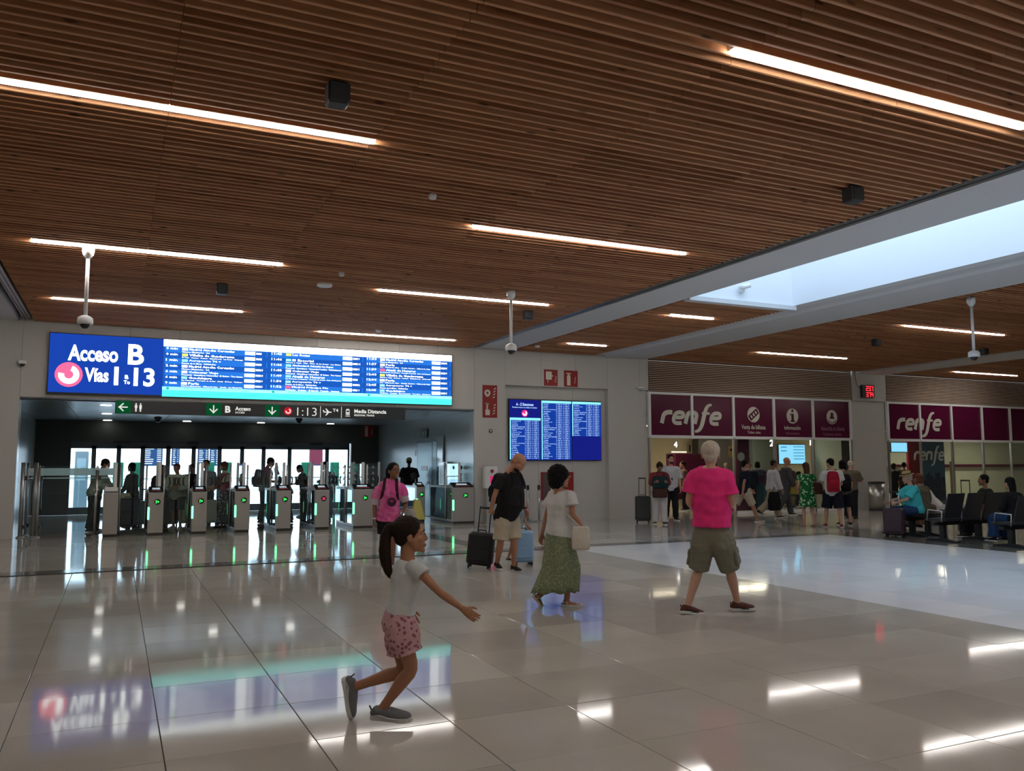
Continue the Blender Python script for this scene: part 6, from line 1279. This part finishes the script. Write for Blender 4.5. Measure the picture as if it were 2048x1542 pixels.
# --- crowd behind the gates
def at_floor(px, py): p = on_z(px, py); return Vector((p.x, p.y, 0))
def P(label, px, py, H, head, **k):
    fk = {a: k.pop(a) for a in ('lean', 'arms', 'legs', 'seat', 'look', 'twist') if a in k}; b = k.pop('at', None) or at_floor(px, py); J = FK(b, H, head, **fk); k.setdefault('vox', .014)
    r = person(label, J, b, k.pop('top'), k.pop('bottom'), **k); return r+(J,)
P('person leaning over the first gate: man in cream jacket and dark trousers', 186, 1064, 1.80, 100, lean=14, arms=((40, 8, 20, 0), (20, 14, 75, 10)), legs=((3, 2, 4, 0), (-3, 2, 4, 0)), look=(0, 15), top=('cream_jacket', 1.75, .14, .035), bottom=('trousers', 'dark_trousers', 1, .02), skinm='skin_brown', hair=('short', 'hair_black'), seed=21)
_, X, B, J = P('person at the gates: woman with dark bob haircut in dark clothes', 262, 1052, 1.68, -55, arms=((12, 6, 25, 0), (25, 8, 40, 0)), top=('grey_dark', 1.9, .12, .01), bottom=('trousers', 'dark_trousers', 1, .01), skinm='skin_tan', hair=('bob', 'hair_black'), fem=True, seed=22)
bag('cream shopping bag on the arm of the woman with the bob', J['wriL']-IA*.08+V(0, 0, -.12)+IR*.1, .46, .30, .14, 'cream_bag', [J['wriL']-IR*.05, J['wriL']+V(0, 0, .04), J['wriL']+IR*.15+V(0, 0, -.0)], -.4)
P('person behind the second gate: woman in dark coat with long dark hair', 320, 1050, 1.62, 170, arms=((20, 8, 50, 0), (10, 8, 30, 0)), top=('grey_dark', 1.9, .25, .03), bottom=('trousers', 'dark_trousers', 1, .02), skinm='skin_brown', hair=('long', 'hair_black'), fem=True, seed=23)
def jk(t, X, s):
    for q in 'LR':
        a = X['sho'+q]*.5+X['elb'+q]*.5; bb = X['elb'+q]; m = MB(); loft(m, [a, bb], [(.068, .070), (.062, .064)], X['F'], 14, 3); m.build('sleeve_patch', 'black_tee', t, True)
P('person at the gates facing us: cream and black sporty jacket and dark shorts', 352, 1058, 1.66, 205, arms=((18, 12, 75, 30), (18, 12, 75, 30)), look=(0, 14), top=('cream_jacket', 1.9, .12, .045), bottom=('shorts', 'navy_shorts', .46, .03), skinm='skin_brown', hair=('short', 'hair_brown'), shoes=('sneaker', 'shoe_white', 'sole_white'), seed=24, extra=jk)
P('person at the gates: dark haired figure in black behind the cream jacket', 381, 1041, 1.64, 200, arms=((10, 8, 30, 0), (15, 8, 60, 20)), top=('black_tee', 1.9, .12, .02), bottom=('trousers', 'dark_trousers', 1, .02), skinm='skin_brown', hair=('short', 'hair_black'), seed=25)
P('person at the gates: bearded man in grey shirt looking at the camera', 410, 1048, 1.76, 200, arms=((12, 10, 50, 10), (12, 10, 35, 0)), top=('grey_shirt', .9, .12, .02), bottom=('shorts', 'navy_shorts', .5, .03), skinm='skin_light', hair=('short', 'hair_dark_brown'), beard='hair_brown', seed=26)
P('person at the gates: woman in red print top, cream shawl and tribal trousers', 448, 1054, 1.70, -60, arms=((20, 8, 60, 10), (15, 10, 60, 20)), top=('red_print', 1.2, .30, .02), bottom=('trousers', 'tribal_print', 1, .045), skinm='skin_light', hair=('bob', 'hair_brown'), fem=True, seed=27, shoes=('sandal', 'sandal_tan', 'sole_dark'), extra=lambda t, X, s: (lambda m: link('shawl', remesh(loft(m, [X['neck']-X['U']*.24, X['neck']-X['U']*.12, X['neck']-X['U']*.01], [(.225, .17), (.215, .15), (.085, .085)], X['R'], 18, 3), 'shawl', .014, 2, .006, 18), 'cream_bag', t, True))(MB()))
_, X, B, J = P('person at the gates: man in grey polo with sunglasses on his head and a backpack', 528, 1046, 1.84, 95, lean=6, arms=((20, 8, 70, 10), (20, 10, 70, 10)), look=(0, 20), top=('grey_shirt', .85, .12, .025), bottom=('trousers', 'dark_trousers', 1, .02), skinm='skin_tan', hair=('short', 'hair_dark_brown'), seed=28)
backpack('dark backpack on the man in the grey polo at the gates', X, B, 1, 'grey_bag', .32, .50, .2)
P('person at the gates: woman with long brown hair bending forward', 574, 1047, 1.64, -80, lean=22, arms=((40, 8, 55, 10), (40, 8, 55, 10)), look=(0, 20), top=('brown_top', 1.8, .12, .02), bottom=('trousers', 'dark_trousers', 1, .02), skinm='skin_tan', hair=('long', 'hair_brown'), fem=True, seed=29)
P('person at the gates: dark haired woman in black looking down', 607, 1034, 1.64, -70, lean=8, arms=((30, 8, 60, 10), (30, 8, 60, 10)), look=(0, 25), top=('black_tee', 1.2, .12, .02), bottom=('trousers', 'tribal_print', 1, .02), skinm='skin_tan', hair=('bob', 'hair_black'), fem=True, seed=30)
P('person leaving through the glass doors: man in slate shirt seen from behind', 650, 1042, 1.72, 10, lean=10, arms=((10, 16, 20, 0), (10, 16, 20, 0)), look=(-50, 10), top=('slate_shirt', 1.2, .14, .04), bottom=('trousers', 'dark_trousers', 1, .03), skinm='skin_tan', hair=('short', 'hair_dark_brown'), belly=.05, seed=31)
_, X, B, J = P('person seen from behind: man in black t-shirt and cream cap near the side door', 817, 1031, 1.84, 20, arms=((6, 8, 15, 0), (6, 10, 30, 0)), top=('black_tee', .85, .14, .03), bottom=('trousers', 'dark_trousers', 1, .03), skinm='skin_dark', hair=('buzz', 'hair_black'), hat=('cap_back', 'cream_bag'), seed=32)
c = B+X['neck']-X['U']*.28-X['F']*.19+X['R']*.16; t = thing('grey_cap', 'grey felt cap hanging on the back of the man in the cream cap', 'cap', tuple(c)); link('crown', remesh(MB().ell((0, 0, 0), (.12, .09, .12)), 'crown', .012, 2, .006, 25), 'pale_grey' in M and cloth('felt_grey', (.10, .10, .10)), t, True); MB().cbox(-.10, .10, -.06, .06, -.14, -.125, .02).build('brim', 'felt_grey', t)

# --- people in front of the shops
P('person standing in the shop doorway: bearded man in white shirt with a lanyard', 1343, 1041, 1.88, 200, arms=((4, 8, 14, 0), (4, 8, 20, 0)), top=('white_shirt', .95, .14, .03), bottom=('trousers', 'dark_trousers', 1, .02), skinm='skin_light', hair=('curly_short', 'hair_black'), beard='hair_black', seed=41, vox=.012,
  extra=lambda t, X, s: (MB().tube([X['neck']+X['R']*.05-X['U']*.01, X['neck']+X['F']*.135-X['U']*.14+X['R']*.02, X['neck']+X['F']*.15-X['U']*.32, X['neck']+X['F']*.135-X['U']*.14-X['R']*.02, X['neck']-X['R']*.05-X['U']*.01], .007, 6).build('lanyard', 'blackp', t), link('badge', (lambda m: m.mesh('badge'))(MB().ell(tuple(X['neck']+X['F']*.155-X['U']*.36), (.035, .012, .05))), 'blackp', t)))
_, X, B, J = P('person with head bowed: white trousers and red top, carrying dark bags in front', 1320, 1049, 1.70, 208, arms=((30, 10, 75, 20), (30, 10, 75, 20)), look=(0, 38), lean=5, top=('red_top', 1.2, .05, .02), bottom=('trousers', 'white_trousers', 1, .035), skinm='skin_brown', hair=('updo', 'hair_dark_brown'), fem=True, seed=42, vox=.012)
c = B+X['neck']-X['U']*.26+X['F']*.24; bag('dark teal bag held in front by the woman in white trousers', c, .46, .32, .22, 'teal_bag', [c+V(-.15, 0, .1), c+V(-.1, 0, .28), c+V(.1, 0, .28), c+V(.15, 0, .1)], -YAW); c = c-V(0, 0, .27)-IR*.02; bag('brown bag below the dark teal bag', c, .42, .28, .20, 'brown_bag', None, -YAW)
P('person walking right: man in navy t-shirt and pale shorts', 1490, 1044, 1.78, 108, arms=((24, 6, 20, 0), (-20, 6, 14, 0)), legs=((-28, 2, 24, 25), (26, 2, 10, -5)), top=('navy_tee', .62, .12, .03), bottom=('shorts', 'cream_shorts', .5, .03), skinm='skin_tan', hair=('short', 'hair_black'), shoes=('sandal', 'sandal_tan', 'sole_white'), seed=43, vox=.012)
P('person walking right: man in pale blue shirt and khaki trousers with a black bag', 1546, 1037, 1.78, 105, lean=5, arms=((14, 6, 20, 0), (14, 6, 14, 0)), legs=((20, 2, 6, -4), (-24, 2, 24, 25)), top=('white_shirt', 1.9, .10, .03), bottom=('trousers', 'khaki_trousers', 1, .03), skinm='skin_brown', hair=('buzz', 'hair_dark_brown'), seed=44, vox=.012)
c = at_floor(1538, 1037)+Vector((0, -.25, .52)); bag('large black bag carried by the man in the pale blue shirt', V(c), .42, .55, .24, 'black_bag', [V(c)+V(-.08, 0, .2), V(c)+V(0, 0, .42), V(c)+V(.08, 0, .2)], 0)
P('person walking right: bald man in grey suit jacket over white shirt', 1573, 1031, 1.84, 110, lean=4, arms=((8, 6, 14, 0), (12, 6, 20, 0)), legs=((16, 2, 6, 0), (-16, 2, 16, 15)), top=('grey_suit', 1.9, .22, .03), bottom=('trousers', 'grey_suit', 1, .02), skinm='skin_tan', hair=('buzz', 'skin_tan'), seed=45, vox=.012)
_, X, B, J = P('person seen from behind: woman in green floral dress with long brown hair', 1617, 1053, 1.64, 18, arms=((12, 8, 40, 20), (4, 8, 10, 0)), top=('green_floral', .5, .05, .02), bottom=('dress', 'green_floral', .56, .06), skinm='skin_light', hair=('long', 'hair_brown'), fem=True, shoes=('flat', 'sandal_tan', 'sandal_tan'), seed=46, vox=.012)
bag('brown shoulder bag on the woman in the green dress', B+X['hipR']+V(IR)*.16+V(0, 0, .12), .34, .30, .14, 'brown_bag', [B+X['shoR']+V(0, 0, .06), B+X['hipR']+V(IR)*.16+V(0, 0, .26)], -YAW)
_, X, B, J = P('person seen from behind: white t-shirt, navy shorts and red backpack', 1668, 1055, 1.76, 40, arms=((30, 10, 60, 20), (20, 8, 50, 10)), legs=((10, 8, 6, 0), (-8, 6, 6, 0)), look=(-40, 8), top=('white_tee', .7, .12, .03), bottom=('shorts', 'navy_shorts', .48, .045), skinm='skin_light', hair=('short', 'hair_black'), shoes=('sneaker', 'shoe_red', 'sole_white'), seed=47, vox=.012)
backpack('red backpack on the person in the white t-shirt', X, B, 1, 'red_bag', .32, .52, .18)
_, X, B, J = P('person partly hidden beside the red backpack: dark top and navy shorts', 1690, 1051, 1.70, 30, arms=((10, 8, 30, 0), (10, 8, 30, 0)), legs=((6, 2, 4, 0), (-6, 2, 4, 0)), top=('olive_shirt', .7, .12, .02), bottom=('shorts', 'navy_shorts', .50, .03), skinm='skin_light', hair=('bob', 'hair_black'), shoes=('sneaker', 'shoe_dark', 'sole_white'), seed=48, vox=.012)
backpack('dark backpack beside the red backpack', X, B, 1, 'black_bag', .28, .44, .16)
P('person at the pillar: man in olive shirt and dark jeans looking left', 1703, 1037, 1.72, 60, lean=8, arms=((35, 10, 50, 0), (35, 10, 50, 0)), look=(0, 20), top=('olive_shirt', .95, .14, .04), bottom=('trousers', 'dark_trousers', 1, .03), skinm='skin_light', hair=('short', 'hair_grey'), shoes=('sneaker', 'shoe_brown', 'sole_dark'), seed=49, vox=.012, belly=.03)
# inside the shop
def inside(label, px, Y, H, head, **k):
    b = on_y(px, 1000, Y); return P(label, 0, 0, H, head, at=Vector((b.x, Y, 0)), face=False, **k)
inside('person inside the shop: dark haired man in plum shirt behind the doorway', 1370, 24.2, 1.72, -60, top=('brown_top', .8, .12, .03), bottom=('trousers', 'dark_trousers', 1, .02), skinm='skin_light', hair=('short', 'hair_black'), seed=51)
inside('person inside the shop: grey haired customer at the left counter', 1455, 23.6, 1.66, 20, top=('olive_shirt', 1.9, .12, .03), bottom=('trousers', 'dark_trousers', 1, .02), skinm='skin_light', hair=('short', 'hair_grey'), seed=52)
inside('person inside the shop: customer in red top behind the pink shirted man', 1432, 24.8, 1.66, 10, top=('red_top', 1.9, .12, .03), bottom=('trousers', 'dark_trousers', 1, .02), skinm='skin_light', hair=('bob', 'hair_dark_brown'), seed=53)
inside('person inside the shop: bald customer in front of the teal pillar', 1502, 22.9, 1.66, 30, top=('navy_tee', 1.9, .12, .03), bottom=('trousers', 'dark_trousers', 1, .02), skinm='skin_light', hair=('buzz', 'skin_light'), seed=54)
inside('person inside the shop: customer with dark grey hair before the teal pillar', 1517, 24.0, 1.70, 40, top=('slate_shirt', 1.9, .2, .04), bottom=('trousers', 'dark_trousers', 1, .03), skinm='skin_light', hair=('bob', 'hair_dark_brown'), fem=True, seed=55)
inside('person inside the shop: clerk in dark clothes under the number one', 1623, 26.0, 1.78, 205, top=('black_tee', 1.9, .12, .02), bottom=('trousers', 'dark_trousers', 1, .02), skinm='skin_light', hair=('short', 'hair_dark_brown'), seed=56)
inside('person inside the shop: seated looking clerk in yellow beside the counter', 1598, 24.4, 1.30, 150, top=('yellow_bag', .8, .12, .03), bottom=('trousers', 'dark_trousers', 1, .02), skinm='skin_light', hair=('short', 'hair_black'), seed=57)
inside('person inside the second shop: dark haired figure behind the straw hat', 1789, 23.4, 1.62, 100, top=('black_tee', 1.2, .12, .02), bottom=('trousers', 'dark_trousers', 1, .02), skinm='skin_tan', hair=('bob', 'hair_black'), fem=True, seed=58)
inside('person inside the second shop: dark haired figure left of the plum partition', 1811, 23.2, 1.66, 60, top=('brown_top', 1.2, .12, .02), bottom=('trousers', 'dark_trousers', 1, .02), skinm='skin_tan', hair=('curly_short', 'hair_black'), seed=59)
# --- seated people
def seated(label, px, Y, H, head, **k):
    b = on_y(px, 1040, Y); k.setdefault('legs', ((84, 6, 86, 0), (84, 6, 80, 0))); return P(label, 0, 0, H, head, at=Vector((b.x, Y, 0)), seat=k.pop('seatz', .60), vox=.012, **k)
_, X, B, J = seated('person seated facing left: man in turquoise shirt, straw hat and jeans', 1832, 13.35, 1.78, -62, lean=10, arms=((48, 6, 34, 0), (48, 6, 34, 0)), look=(0, 6), top=('turquoise_shirt', .85, .10, .035), bottom=('trousers', 'jeans', .98, .03), skinm='skin_light', hair=('short', 'hair_grey'), hat=('straw', cloth('straw', (.42, .30, .12), .5, 60)), belly=.05, shoes=('sneaker', 'shoe_dark', 'sole_dark'), seed=61, hands=('grip', 'grip'),
  extra=lambda t, X, s: MB().tube([X['shoL']+V(0, 0, .07), (X['shoL']+X['pel'])/2-X['F']*.0+X['R']*.19, X['pel']+X['R']*.19+V(0, 0, .03)], .009, 6).build('shoulder_strap', 'blackp', t))
seated('person seated facing away: woman with reddish brown hair beside the straw hat', 1846, 13.9, 1.66, 10, lean=6, top=('olive_shirt', 1.2, .1, .03), bottom=('trousers', 'brown_top', .98, .02), skinm='skin_light', hair=('bob', 'hair_red_brown'), fem=True, seed=62)
seated('person seated bending forward: man in white t-shirt behind the black bench', 1872, 14.6, 1.76, -50, lean=36, arms=((40, 6, 60, 20), (40, 6, 60, 20)), look=(0, 30), top=('white_tee', .7, .1, .03), bottom=('trousers', 'brown_top', .98, .03), skinm='skin_light', hair=('short', 'hair_red_brown'), seed=63, seatz=.56)
seated('person seated sideways: man in dark green shirt on the black bench', 1978, 12.15, 1.74, -20, lean=4, look=(-30, 0), top=('green_dark', .9, .1, .03), bottom=('trousers', 'dark_trousers', .98, .02), skinm='skin_brown', hair=('short', 'hair_black'), seed=64, seatz=.56)
_, X, B, J = seated('person seated with back to us: woman with very long dark hair', 2030, 11.0, 1.66, 10, lean=6, arms=((10, 10, 40, 20), (20, 10, 60, 20)), top=('black_tee', 1.2, .1, .02), bottom=('trousers', 'jeans', .98, .03), skinm='skin_light', hair=('long', 'hair_black'), fem=True, seed=65, seatz=.56)
